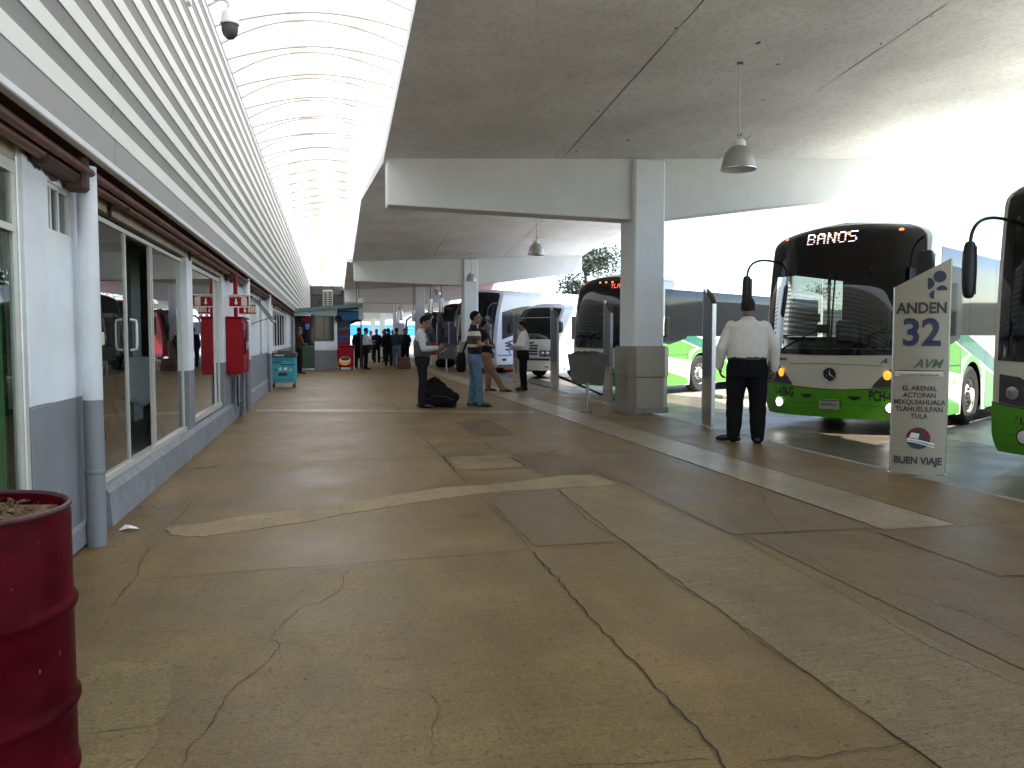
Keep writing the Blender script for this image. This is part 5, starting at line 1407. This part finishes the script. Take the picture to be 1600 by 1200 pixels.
for i, (x, y, rz, l) in enumerate(((5.45, 10.85, 80, 'bay sign seen nearly edge on, left of the stout man in white'),
         (5.42, 15.15, 87, 'bay sign seen nearly edge on behind the grey bin, left of the near column'), (5.47, 19.2, 94, 'bay sign seen nearly edge on in front of the minibus'),
         (5.47, 23.4, 95, 'bay sign mostly hidden behind the white shirted man by the minibus'), (5.5, 27.8, 97, 'bay sign edge just right of the leaning man in the dark tee'), (5.5, 32.1, 98, 'pale bay sign just left of the second column'),
         (5.5, 36.3, 215, 'bay sign before the red coaches, right of the vested man'), (5.5, 40.5, 215, 'farthest bay sign before the red coaches'))):
    t = thing('platform_sign', l, 'bay sign', (x, y, 0), R(rz), 'tall bay signs standing along the kerb')
    sign_shell(t)

# litter bins
def bin_(x, y, rz, label):
    t = thing('litter_bin', label, 'litter bin', (x, y, 0), R(rz), 'steel hopper bins along the platform')
    mb = MB()
    z0, z1 = .56, 1.02
    A = [(-.27, -.16), (.27, -.16), (.27, .16), (-.27, .16)]; B = [(-.34, -.20), (.34, -.20), (.34, .20), (-.34, .20)]
    vs = [(p[0], p[1], z0) for p in A] + [(p[0], p[1], z1) for p in B] + [(p[0] * .95, p[1] * .9, z1) for p in B] + [(p[0] * .9, p[1] * .85, z0 + .05) for p in A]
    fs = [(3, 2, 1, 0)] + [(i, (i + 1) % 4, 4 + (i + 1) % 4, 4 + i) for i in range(4)] + [(4 + i, 4 + (i + 1) % 4, 8 + (i + 1) % 4, 8 + i) for i in range(4)] + [(8 + i, 8 + (i + 1) % 4, 12 + (i + 1) % 4, 12 + i) for i in range(4)] + [(12, 13, 14, 15)]
    mb.add(vs, fs); mb.build('hopper', 'bin', t)
    MB().box((-.03, -.165 - .012, z0), (.03, -.165, z0 + .30)).build('strap', 'bin', t)
    mb = MB(); mb.tube([(-.33, -.19, z1), (.33, -.19, z1), (.33, .19, z1), (-.33, .19, z1), (-.33, -.19, z1)], .012, 8); mb.build('rim', 'dark_grey', t)
    bg = MB(); rows = []
    for j in range(5):
        q = j / 4
        rows.append([((.31 + .03 * math.sin(k * 1.3 + j)) * math.cos(2 * math.pi * k / 24) * (1 - .5 * q), (.18) * math.sin(2 * math.pi * k / 24) * (1 - .5 * q), z1 + .01 + .05 * q + .012 * math.sin(k * 2.1)) for k in range(24)])
    bg.grid(rows, close=True); bg.build('bin_bag', 'black', t, smooth=True)
    MB().box((-.28, -.17, z0 - .03), (.28, .17, z0 - .002)).build('tray', 'dark_grey', t)
    MB().cyl((0, 0, 0), (0, 0, z0 - .03), .035, 12).build('post', 'steel', t)
    MB().lathe([(0, 0), (.10, 0), (.10, .01), (.04, .02)], 16).build('base', 'bin', t)
bin_(4.48, 13.6, -12, 'grey steel hopper bin on a post left of the near column')
bin_(4.34, 30.3, -12, 'grey steel hopper bin on a post beyond the man in the vest')

# turquoise cart
ct = thing('sales_cart', 'turquoise printed sales cart with dark top on castors by the wall', 'cart', (-1.20, 22.2, 0), R(-3))
MB().box((-.33, -.22, .14), (.33, .22, .80), bev=.015).build('body', 'teal', ct)
MB().box((-.35, -.24, .802), (.35, .24, .93), bev=.02).build('top_band', 'grey_print', ct)
vs, fs = text_geo('intenet', .09, .02); MB().add(vs, fs, 0, facing((-.08, -.243, .866), (1, 0, 0))).build('lettering', 'white', ct)
vs, fs = text_geo('¡CONECTATE!', .082, .02); MB().add(vs, fs, 0, facing((0, -.223, .735), (1, 0, 0))).build('lettering', 'navy', ct)
mb = MB(); mb.box((-.31, -.224, .66), (-.02, -.2215, .69)); mb.build('printed_line', 'navy', ct)
mb = MB(); mb.box((-.05, -.224, .60), (.30, -.2215, .63)); mb.build('printed_line', 'navy', ct)
mb = MB(); mb.box((-.24, -.224, .20), (.26, -.2215, .215)); mb.build('printed_line', 'navy', ct)
for k, (x, z, w_, h_, m) in enumerate(((-.18, .47, .05, .05, 'grey_print'), (-.06, .50, .07, .09, 'white'), (.07, .50, .09, .08, 'white'), (.20, .47, .08, .06, 'yellow'), (.0, .36, .24, .10, 'grey_print'))):
    MB().prism([(x - w_ / 2, z - h_ / 2), (x + w_ / 2, z - h_ / 2 + .01), (x + w_ * .4, z + h_ / 2), (x - w_ * .45, z + h_ / 2 - .01)], -.2245, -.2215, axis='y').build('printed_picture', m, ct)
MB().box((-.15, -.1, .932), (.25, .12, .98), bev=.02).build('tray', 'dark_grey', ct)
for sx in (-1, 1):
    for sy_ in (-1, 1):
        cs = MB().cyl((sx * .27 - .02, sy_ * .17, .05), (sx * .27 + .02, sy_ * .17, .05), .05, 14).build('castor', 'rubber', ct)
        MB().box((sx * .27 - .028, sy_ * .17 - .015, .05), (sx * .27 + .028, sy_ * .17 + .015, .14)).build('fork', 'steel', cs)
MB().tube([(-.33, 0, .9), (-.40, .05, 1.05), (-.42, .05, 1.2)], .012, 8).build('handle', 'dark_grey', ct)

# crates, boxes and bags on the floor further along
def crate(x, y, z, w_, d, h, m, label, cat='crate'):
    t = thing('crate' if cat == 'crate' else 'box', label, cat, (x, y, z), R(random.Random(int(x * 100)).uniform(-8, 8)))
    MB().box((-w_ / 2, -d / 2, 0), (w_ / 2, d / 2, h), bev=.01).build('carton', m, t)
    MB().box((-w_ / 2 - .004, -d / 2 - .004, h - .03), (w_ / 2 + .004, d / 2 + .004, h + .004)).build('lid', m, t)
crate(3.1, 34.5, 0, .58, .45, .26, 'wood', 'red brown crate on the floor, bottom of the stack by the crowd')
crate(3.08, 34.5, .27, .56, .44, .22, 'wood', 'red brown crate on top of another by the crowd')
crate(5.0, 39.0, 0, .40, .4, .48, 'cream', 'cream box on the floor before the red coach', 'box')
crate(2.1, 46.0, 0, .40, .4, .45, 'cream', 'pale box standing among the distant crowd', 'box')
wb = thing('notice_board', 'white rectangular board held up above the distant crowd by a post', 'board', (4.0, 47.5, 0))
MB().box((-.33, -.02, 1.55), (.33, .02, 2.2), bev=.01).build('board', 'trim_white', wb)
MB().cyl((0, .03, 0), (0, .03, 1.6), .025, 8).build('post', 'steel', wb)

# ================================================================== PEOPLE
def ball(mb, c, r, n=12, mat=None):
    """closed ellipsoid; r is a radius or (rx, ry, rz)"""
    rx, ry, rz = (r, r, r) if not isinstance(r, (tuple, list)) else r
    vs = []; fs = []; m = n // 2 + 1
    vs.append((c[0], c[1], c[2] - rz))
    for i in range(1, m):
        t = -math.pi / 2 + math.pi * i / m
        for k in range(n):
            a = 2 * math.pi * k / n
            vs.append((c[0] + rx * math.cos(t) * math.cos(a), c[1] + ry * math.cos(t) * math.sin(a), c[2] + rz * math.sin(t)))
    vs.append((c[0], c[1], c[2] + rz)); L = len(vs) - 1
    for k in range(n):
        j = (k + 1) % n
        fs.append((0, 1 + j, 1 + k)); fs.append((L, L - n + k, L - n + j))
    for i in range(m - 2):
        for k in range(n):
            j = (k + 1) % n; a = 1 + i * n
            fs.append((a + k, a + j, a + n + j, a + n + k))
    mb.add(vs, fs, 0, mat)
def limb(mb, pts, rs, n=12):
    P = [Vector(p) for p in pts]
    for a, b, ra, rb in zip(P[:-1], P[1:], rs[:-1], rs[1:]):
        mb.tube([a, b], [ra, rb], n)
    for p, r in zip(P, rs): ball(mb, p, r * .995, n)
def stack(mb, levels, n=18):
    """closed loft of ellipses (z, rx, ry, cx, cy)"""
    rows = []
    for z, rx, ry, cx, cy in levels:
        rows.append([(cx + rx * math.copysign(abs(math.cos(a)) ** .85, math.cos(a)), cy + ry * math.copysign(abs(math.sin(a)) ** .85, math.sin(a)), z) for a in [2 * math.pi * k / n for k in range(n)]])
    o = len(mb.v); mb.grid(rows, close=True)
    mb.f.append(tuple(o + k for k in range(n - 1, -1, -1))); mb.f.append(tuple(o + (len(rows) - 1) * n + k for k in range(n))); mb.mi += [0, 0]
def fuse(mb, name, m, parent, voxel, smooth=4, factor=.5):
    """one continuous skin over overlapping forms"""
    o = mb.build(name, m, None, fix=False)
    r = o.modifiers.new('skin', 'REMESH'); r.mode = 'VOXEL'; r.voxel_size = voxel; r.use_smooth_shade = True
    s_ = o.modifiers.new('relax', 'SMOOTH'); s_.iterations = smooth; s_.factor = factor
    dg = bpy.context.evaluated_depsgraph_get(); dg.update()
    me = bpy.data.meshes.new_from_object(o.evaluated_get(dg)); old = o.data
    o.modifiers.clear(); o.data = me; bpy.data.meshes.remove(old); me.name = name
    if name in ('shirt', 'trousers', 'vest'):
        rs = 7.1 * (len(me.vertices) % 13)
        nor = [v.normal.copy() for v in me.vertices]; k = .005
        for v, n in zip(me.vertices, nor):
            c = v.co
            d = k * mnoise.noise(Vector((c.x * 6 + c.z * 4 + rs, c.y * 6, c.z * 8))) + k * .8 * mnoise.noise(Vector((c.x * 13 - c.z * 10, c.y * 13, c.z * 5 + rs)))
            v.co = c + n * d
        me.update()
    me.polygons.foreach_set('use_smooth', [True] * len(me.polygons))
    link_child(o, parent); return o
def hand(mb, wr, d, palm_n, thumb_side, curl=.5, s=1.0):
    """palm, four unequal bent fingers and a thumb; d points along the hand, palm_n out of the palm"""
    wr = Vector(wr); d = Vector(d).normalized(); n = Vector(palm_n); n = (n - d * n.dot(d)).normalized(); side = d.cross(n).normalized() * thumb_side
    pc = wr + d * .048 * s
    for k in (-1, 0, 1): limb(mb, [wr + side * k * .018 * s, wr + d * .085 * s + side * k * .026 * s], [.017 * s, .014 * s], 8)
    for i, (off, L) in enumerate(((.034, .068), (.012, .078), (-.011, .072), (-.033, .056))):
        b = wr + d * .088 * s + side * off * s
        a1, a2, a3 = curl * .7, curl * 1.5, curl * 2.1
        p = [b]
        for seg, ang in ((.45, a1), (.32, a2), (.25, a3)):
            p.append(p[-1] + (d * math.cos(ang) + n * math.sin(ang)) * L * seg * 1.05 * s)
        limb(mb, p, [.0098 * s, .0092 * s, .0085 * s, .0072 * s], 8)
    t0 = wr + d * .03 * s + side * .026 * s
    t1 = t0 + (d * .55 + side * .75 + n * .3).normalized() * .042 * s
    t2 = t1 + (d * .9 + side * .15 + n * .55 * curl).normalized() * .036 * s
    limb(mb, [t0, t1, t2], [.013 * s, .0105 * s, .008 * s], 8)

def person(label, loc, rz, J=None, girth=1.0, belly=0.0, h=1.0, top='shirt_white', sleeve='long', bottom='trousers_black', shoe='leather', skin='skin', hair='hair',
           voxel=.009, lean=0.0, head_turn=0.0, nod=0.0, vest=None, hairlen=0, bag=None, group=None, hem=.98, tuck=True, coat=False, name='person'):
    t = thing('person', label, 'person', loc, rz, group)
    j = dict(hipL=(-.095, 0, .92), hipR=(.095, 0, .92), kneeL=(-.11, .01, .50), kneeR=(.11, .01, .50), ankL=(-.12, -.02, .085), ankR=(.12, -.02, .085),
             toeL=(-.145, .16, .03), toeR=(.145, .16, .03), shL=(-.175, -.01, 1.405), shR=(.175, -.01, 1.405), elL=(-.25, -.03, 1.14), elR=(.25, -.03, 1.14),
             wrL=(-.25, .05, .88), wrR=(.25, .05, .88), hdL=(0, .05, -1), hdR=(0, .05, -1), paL=(1, 0, 0), paR=(-1, 0, 0), head=(0, .02, 1.645), curlL=.5, curlR=.5, thL=None, thR=None)
    if J: j.update(J)
    for k in ('shL', 'shR'):
        v = j[k]; j[k] = (v[0] * (.75 + .25 * girth), v[1], v[2])
    V = {k: Vector(v) for k, v in j.items() if isinstance(v, (tuple, list))}
    up = lambda z: lean * max(0, z - .95)            # forward shift of the upper body
    for k in ('shL', 'shR', 'head'): V[k].y += up(V[k].z)
    g = girth
    # --- body
    b = MB()
    hd = V['head']; Rm = Matrix.Translation(hd) @ Matrix.Rotation(head_turn, 4, 'Z') @ Matrix.Rotation(-nod, 4, 'X')
    ball(b, (0, -.005, .035), (.074, .092, .092), 16, Rm); ball(b, (0, .028, -.045), (.058, .066, .072), 14, Rm)
    ball(b, (0, .070, -.095), (.030, .026, .022), 10, Rm)
    nose = [(0, .088, .02), (0, .110, -.022), (0, .092, -.036)]; limb(b, [tuple(Rm @ Vector(p)) for p in nose], [.010, .0145, .011], 8)
    for s_ in (-1, 1):
        ball(b, (s_ * .078, -.008, -.005), (.011, .022, .033), 10, Rm); ball(b, (s_ * .046, .066, -.03), (.026, .02, .024), 8, Rm)
    ball(b, (0, .082, .034), (.05, .016, .012), 8, Rm); ball(b, (0, .094, -.062), (.024, .012, .009), 8, Rm)
    nk = Vector((0, -.015 + up(1.48), 1.47)); limb(b, [nk - Vector((0, .01, .05)), hd + Vector((0, -.02, -.06))], [.064 * (.8 + .2 * g), .058 * (.8 + .2 * g)])
    stack(b, [(.86, .15, .10, 0, 0), (1.0, .14, .10, 0, 0), (1.2, .15, .10, 0, up(1.2)), (1.42, .16, .09, 0, up(1.42)), (1.47, .07, .06, 0, up(1.47))])
    for s_, S_ in ((-1, 'L'), (1, 'R')):
        limb(b, [V['sh' + S_], V['el' + S_], V['wr' + S_]], [.050, .040, .027])
        limb(b, [V['hip' + S_], V['knee' + S_], V['ank' + S_]], [.08, .055, .04])
        ts = j['th' + S_]
        if ts is None: ts = s_
        hand(b, V['wr' + S_], V['hd' + S_], V['pa' + S_], ts, j['curl' + S_])
    fuse(b, 'body', skin, t, min(voxel, .0065) if voxel < .012 else voxel, 3, .4)
    e = MB()
    for s_ in (-1, 1): ball(e, (s_ * .034, .082, .012), (.013, .010, .008), 8, Rm)
    e.build('eyes', 'eye', t, smooth=True)
    # --- hair
    hm = MB(); n = 26; rows = []
    for i in range(15):
        th_ = math.pi * .5 - math.pi * .84 * i / 14
        r_ = []
        for k in range(n):
            a = 2 * math.pi * k / n; fr = math.sin(a)
            lim = -.35 + .95 * max(0, fr) ** .7 if fr > 0 else -.62 - (.7 if hairlen else 0)
            q = max(math.sin(th_), lim) if fr > -.2 else math.sin(th_)
            cz = math.sqrt(max(0.0, 1 - min(1, abs(q)) ** 2))
            wv = 1 + .02 * math.sin(k * 5 + i * 3)
            r_.append(tuple(Rm @ Vector((.083 * cz * math.cos(a) * wv, -.008 + .101 * cz * math.sin(a) * wv, .040 + .102 * q * wv))))
        rows.append(r_)
    hm.grid(rows, close=True); ho = hm.build('hair', hair, t, smooth=True)
    if hairlen:
        lh = MB(); stack(lh, [(hd.z - hairlen, .07, .035, 0, hd.y - .075), (hd.z - .1, .085, .05, 0, hd.y - .065), (hd.z + .06, .075, .05, 0, hd.y - .04)]); fuse(lh, 'long_hair', hair, t, voxel * 1.2, 3)
    # --- trousers
    p = MB()
    stack(p, [(.80, .165 * g, .115 * g + belly * .3, 0, .0), (.90, .175 * g, .125 * g + belly * .5, 0, belly * .2), (1.00, .160 * g + belly * .2, .118 * g + belly * .7, 0, belly * .35), (1.035, .155 * g + belly * .2, .115 * g + belly * .7, 0, belly * .35)])
    for s_, S_ in ((-1, 'L'), (1, 'R')):
        a, k_, c = V['hip' + S_], V['knee' + S_], V['ank' + S_]
        hem_ = c + (k_ - c).normalized() * .0 + Vector((0, 0, -.015))
        mid = a.lerp(k_, .5); cal = k_.lerp(c, .4)
        limb(p, [a + Vector((0, 0, -.01)), mid, k_, cal, hem_], [.100 * g, .090 * g, .076 * g, .074 * g, .068 * (.5 + .5 * g)])
    fuse(p, 'trousers', bottom, t, voxel, 3, .45)
    bl = MB(); stack(bl, [(1.018, .160 * g + belly * .2, .120 * g + belly * .72, 0, belly * .35), (1.05, .159 * g + belly * .2, .119 * g + belly * .72, 0, belly * .35)], 28); bl.build('belt', 'leather', t, smooth=True)
    # --- shirt
    q = MB(); z0 = 1.03 if tuck else hem - .06
    if coat: z0 = .86
    stack(q, [(z0, .158 * g + belly * .25, .118 * g + belly * .75, 0, belly * .35), (1.10, .166 * g + belly * .25, .126 * g + belly * .85, 0, belly * .42 + up(1.1)), (1.20, .172 * g + belly * .1, .130 * g + belly * .55, 0, belly * .3 + up(1.2)),
              (1.32, .182 * g, .124 * g + belly * .1, 0, up(1.32)), (1.41, .180 * g, .104 * g, 0, -.01 + up(1.41)), (1.455, .142 * g, .085 * g, 0, -.015 + up(1.455)), (1.485, .095 * (.5 + .5 * g), .072, 0, -.015 + up(1.48)), (1.512, .068 * (.7 + .3 * g), .066 * (.7 + .3 * g), 0, -.012 + up(1.5))])
    for s_, S_ in ((-1, 'L'), (1, 'R')):
        a, k_, c = V['sh' + S_], V['el' + S_], V['wr' + S_]
        if sleeve == 'long':
            ga = .6 + .4 * g; limb(q, [a, a.lerp(k_, .5), k_, k_.lerp(c, .5), k_.lerp(c, .93)], [.070 * ga, .066 * ga, .057 * ga, .053 * ga, .042 * ga])
        else: limb(q, [a, a.lerp(k_, .58)], [.070 * g, .066 * g])
    fuse(q, 'shirt', top, t, voxel, 3, .45)
    cl = MB(); cl.tube([(.066 * math.cos(2 * math.pi * k / 20) * (.75 + .25 * g), -.010 + up(1.5) + .062 * math.sin(2 * math.pi * k / 20) * (.75 + .25 * g), 1.507 - .012 * math.sin(2 * math.pi * k / 20)) for k in range(21)], .014, 8)
    cl.build('collar', top, t, smooth=True)
    if vest:
        v = MB(); stack(v, [(.99, .172 * g + belly * .25, .130 * g + belly * .75, 0, belly * .35), (1.12, .176 * g + belly * .25, .137 * g + belly * .85, 0, belly * .42), (1.25, .178 * g, .139 * g + belly * .4, 0, belly * .2 + up(1.25)), (1.36, .158 * g, .126 * g, 0, up(1.36)), (1.45, .125 * g, .095 * g, 0, -.015 + up(1.45)), (1.485, .095, .074, 0, -.02 + up(1.48))])
        fuse(v, 'vest', vest, t, voxel, 3, .45)
    for s_, S_ in ((-1, 'L'), (1, 'R')):
        f = MB(); c = V['ank' + S_]; to = V['toe' + S_]; dirn = (to - c); dirn.z = 0; dirn.normalize(); base = Vector((c.x, c.y, c.z - .085))
        heel = base - dirn * .055
        limb(f, [heel + Vector((0, 0, .045)), base + dirn * .05 + Vector((0, 0, .05)), base + dirn * .15 + Vector((0, 0, .036)), base + dirn * .205 + Vector((0, 0, .028))], [.040, .044, .042, .026], 10)
        limb(f, [c + Vector((0, 0, .0)), base + Vector((0, 0, .05))], [.042, .042], 10)
        so = fuse(f, 'shoe', shoe, t, voxel, 2, .4)
        for vv in so.data.vertices: vv.co.z = max(vv.co.z, base.z + .004)
    t.scale = (h, h, h)
    return t

IMGX = R(-102.8)         # facing the right of the picture
IMGL = R(77.2)           # facing the left of the picture
AWAY = lambda x, y: math.atan2(-x, y)
# 1 stout man from behind
person('stout man seen from behind in white shirt and black trousers facing the lit bus', (5.12, 9.15, 0), R(-24), girth=1.36, belly=.07, h=1.035, skin='skin_dark', hair='hair_grey',
       J=dict(hipL=(-.115, 0, .92), hipR=(.115, 0, .92), kneeL=(-.135, .03, .50), kneeR=(.13, -.01, .50), ankL=(-.145, .05, .085), ankR=(.13, -.04, .085), toeL=(-.32, .13, .03), toeR=(.15, .14, .03),
              elL=(-.305, -.03, 1.16), elR=(.315, -.04, 1.15), wrL=(-.325, .07, .91), wrR=(.32, .03, .88), hdL=(.25, .35, -1), hdR=(-.05, .1, -1), head=(.0, .02, 1.635)), voxel=.009, nod=R(4), head_turn=R(-5))
# 2 man with vest reading
m2 = person('man in grey vest over pale shirt reading a paper beside a black bag', (1.70, 15.1, 0), IMGX, h=.985, girth=1.04, belly=.03, top='shirt_pale', vest='vest', bottom='trousers_navy',
       J=dict(elL=(-.25, .08, 1.13), elR=(.25, .06, 1.13), wrL=(-.08, .31, 1.14), wrR=(.10, .30, 1.15), hdL=(.5, .8, .25), hdR=(-.5, .8, .25), paL=(.4, -.3, .8), paR=(-.4, -.3, .8), head=(0, .055, 1.63), curlL=.9, curlR=.9,
              ankL=(-.08, -.03, .085), ankR=(.08, .02, .085), kneeL=(-.09, .0, .5), kneeR=(.09, .03, .5), toeL=(-.10, .16, .03), toeR=(.10, .2, .03)), nod=R(22))
pp = thing('paper_sheet', 'folded white paper held by the man in the grey vest', 'paper', (2.06, 15.02, 1.10), IMGX)
MB().add([(-.10, -.03, -.06), (.10, -.04, -.07), (.11, .10, .03), (-.09, .11, .03), (-.02, .05, -.03)], [(0, 1, 4), (1, 2, 4), (2, 3, 4), (3, 0, 4)]).build('sheet', 'paper', pp)
# 3 man in striped polo, arms crossed
person('man in striped polo and blue jeans standing with arms crossed and a shoulder bag', (2.72, 15.18, 0), R(-100), h=1.03, girth=1.03, top='polo', sleeve='short', bottom='jeans', tuck=False, hem=1.0,
       J=dict(elL=(-.27, .10, 1.16), elR=(.27, .10, 1.16), wrL=(-.02, .25, 1.20), wrR=(.02, .22, 1.17), hdL=(1, .08, .05), hdR=(-1, .0, .1), paL=(0, -1, .1), paR=(0, -1, 0), curlL=.35, curlR=.35,
              ankL=(-.10, -.06, .085), ankR=(.12, .10, .085), kneeL=(-.10, -.01, .5), kneeR=(.11, .07, .5), toeL=(-.13, .13, .03), toeR=(.16, .29, .03)), head_turn=R(-6))
bg = thing('shoulder_bag', 'black shoulder bag hanging behind the man in the striped polo', 'bag', (2.60, 15.32, .66), R(-100))
q = MB(); stack(q, [(0, .15, .07, 0, -.12), (.05, .19, .095, 0, -.12), (.25, .20, .10, 0, -.12), (.38, .17, .07, 0, -.11)]); fuse(q, 'pouch', 'fabric_black', bg, .012, 3)
MB().tube([(-.15, -.10, .34), (-.19, .0, .62), (-.17, .06, .85), (-.02, .10, .86), (.12, .02, .6), (.16, -.10, .34)], .014, 8).build('strap', 'fabric_black', bg, smooth=True)
# 4 leaning man in dark tee
person('man in dark tee and tan trousers leaning back with one foot forward', (3.75, 19.3, 0), R(-98), h=1.0, girth=1.08, belly=.03, top='tee_dark', sleeve='short', bottom='khaki', shoe='leather_br', tuck=False, hem=.98, lean=-.10, skin='skin_dark',
       J=dict(hipL=(-.095, -.03, .90), hipR=(.095, -.03, .90), kneeL=(-.11, .06, .50), kneeR=(.11, .16, .49), ankL=(-.13, .05, .085), ankR=(.13, .40, .085), toeL=(-.16, .25, .03), toeR=(.17, .60, .03),
              elL=(-.27, .0, 1.15), elR=(.27, .02, 1.15), wrL=(-.08, .19, 1.13), wrR=(.08, .20, 1.10), hdL=(1, .2, 0), hdR=(-1, .1, -.1), paL=(0, -1, 0), paR=(0, -1, 0), head=(0, .03, 1.62)), voxel=.011)
# 5 man in white shirt facing left
person('man in white shirt and black trousers facing left holding a dark phone by the minibus', (4.75, 19.55, 0), R(84), h=.985, girth=1.08, belly=.05, top='shirt_white', bottom='trousers_black',
       J=dict(elL=(-.26, .05, 1.14), elR=(.27, .0, 1.13), wrL=(-.12, .29, 1.16), wrR=(.16, .28, 1.10), hdL=(.3, .9, .1), hdR=(-.2, .95, .1), paL=(.3, 0, .9), paR=(-.2, 0, .9), curlL=.9, curlR=.8, head=(0, .04, 1.63), toeL=(-.15, .18, .03)), nod=R(12), voxel=.011)
ph = thing('phone', 'dark phone held by the man in the white shirt near the minibus', 'phone', (4.36, 19.60, 1.19), R(84))
MB().box((-.04, -.08, -.008), (.04, .08, .008), bev=.005).build('case', 'black', ph)
# 6 woman by the kiosk
person('woman with long brown hair and brown jacket standing behind the turquoise cart', (-1.08, 30.6, 0), R(-70), h=.96, girth=.95, top='jacket_brown', bottom='trousers_navy', hair='hair_brown', hairlen=.30, voxel=.014,
       J=dict(elL=(-.24, .03, 1.14), elR=(.24, .06, 1.14), wrL=(-.10, .22, 1.10), wrR=(.10, .24, 1.12), hdL=(.6, .7, 0), hdR=(-.6, .7, 0)), nod=R(10))
# luggage
bk = thing('travel_bag', 'large black soft travel bag on the floor behind the vested man', 'travel bag', (2.04, 15.02, 0), R(-12))
q = MB()
limb(q, [(-.22, 0, .13), (.18, 0, .13)], [.13, .13]); limb(q, [(-.20, 0, .28), (.12, 0, .25)], [.15, .14]); limb(q, [(-.18, 0, .42), (.0, 0, .38)], [.13, .12]); ball(q, (-.12, 0, .50), (.13, .12, .08)); ball(q, (.26, 0, .20), (.10, .11, .10)); q.box((.1, -.1, .0), (.30, .1, .2), bev=.04); q.box((-.33, -.11, .0), (-.1, .11, .2), bev=.04)
o = fuse(q, 'body', 'fabric_black', bk, .012, 3)
for vv in o.data.vertices: vv.co.z = max(.012, vv.co.z)
MB().tube([(-.18, -.12, .52), (-.10, -.14, .60), (.0, -.12, .50)], .013, 8).build('handle', 'fabric_black', bk, smooth=True)
MB().tube([(-.26, -.13, .16), (-.1, -.155, .24), (.1, -.145, .22), (.26, -.12, .16)], .006, 6).build('zip', 'dark_grey', bk)
for s_ in (-1, 1): MB().cyl((.27, s_ * .09 - .015, .03), (.27, s_ * .09 + .015, .03), .03, 12).build('wheel', 'rubber', bk)
bk2 = thing('travel_bag', 'black duffel bag lying by the far kerb before the red coach', 'travel bag', (5.0, 35.2, 0), R(30))
q = MB(); limb(q, [(-.3, 0, .22), (.3, 0, .22)], [.21, .21]); limb(q, [(-.2, 0, .5), (.15, 0, .42)], [.2, .2]); fuse(q, 'body', 'fabric_black', bk2, .02, 3); MB().tube([(-.2, -.2, .4), (0, -.22, .6), (.2, -.2, .4)], .015, 8).build('handle', 'fabric_black', bk2)
# crowd further along the platform
fold = dict(elL=(-.26, .06, 1.14), elR=(.26, .06, 1.14), wrL=(-.06, .25, 1.16), wrR=(.06, .24, 1.12), hdL=(1, .2, 0), hdR=(-1, .2, 0), paL=(0, -1, 0), paR=(0, -1, 0))
hold = dict(elL=(-.25, .08, 1.14), elR=(.25, .03, 1.13), wrL=(-.10, .30, 1.20), wrR=(.12, .28, 1.08), hdL=(.3, .9, .1), hdR=(-.3, .9, .1))
G = 'people waiting in the crowd at the far end'
crowd = [('person in black coat right of the red cooler, back half hidden', 1.25, 35.6, -20, None, 'jacket_dark', 'trousers_black', 1.0, 0, True),
         ('man in pale grey shirt looking down at his hands near the red cooler', 1.50, 34.4, -85, hold, 'shirt_pale', 'trousers_black', .98, 0, False),
         ('distant person in white tee standing between the dark coats', 2.45, 49.0, 150, hold, 'shirt_white', 'trousers_navy', .98, 0, False),
         ('person in long black coat, left of the pair in the middle of the crowd', 2.42, 42.6, 170, None, 'jacket_dark', 'trousers_black', 1.0, 0, True),
         ('person in charcoal jacket, right of the pair in the middle of the crowd', 2.95, 43.6, 120, fold, 'tee_dark', 'trousers_black', 1.02, 0, True),
         ('broad person in black jacket with back turned near the crates', 2.72, 38.2, 5, None, 'jacket_dark', 'trousers_navy', 1.0, 0, True),
         ('person in grey jacket and jeans left of the crates', 3.02, 37.2, -30, hold, 'jacket_grey', 'jeans', 1.0, 0, True),
         ('person in dark top behind the stacked crates', 3.70, 40.5, 160, None, 'jacket_dark', 'trousers_black', 1.0, 0, True),
         ('person in pale grey top behind the vested man', 4.15, 44.8, 190, fold, 'jacket_grey', 'trousers_navy', 1.02, 0, False),
         ('person in brown jacket under the white board', 3.7, 48.0, 60, None, 'jacket_brown', 'trousers_black', 1.0, 0, True),
         ('far person in dark coat left of the cream box behind the black pair', 1.95, 52.0, 30, None, 'jacket_dark', 'trousers_black', 1.0, 0, True),
         ('far person in grey jacket standing between the black pair and the crates', 3.35, 46.5, -140, fold, 'jacket_grey', 'trousers_black', 1.0, 0, True),
         ('far person in dark tee left of the white board post', 3.45, 52.5, 90, hold, 'tee_dark', 'trousers_navy', 1.03, 0, True),
         ('far person in black beside the white board', 4.4, 50.5, -100, hold, 'jacket_dark', 'jeans', 1.0, 0, True)]
for l, x, y, a, J_, tp, bt, hh, hl, co_ in crowd:
    person(l, (x, y, 0), R(a), J=J_, top=tp, bottom=bt, h=hh, hairlen=hl, coat=co_, voxel=.019, girth=1.05, group=G, tuck=not co_, skin='skin_dark', nod=R(8))
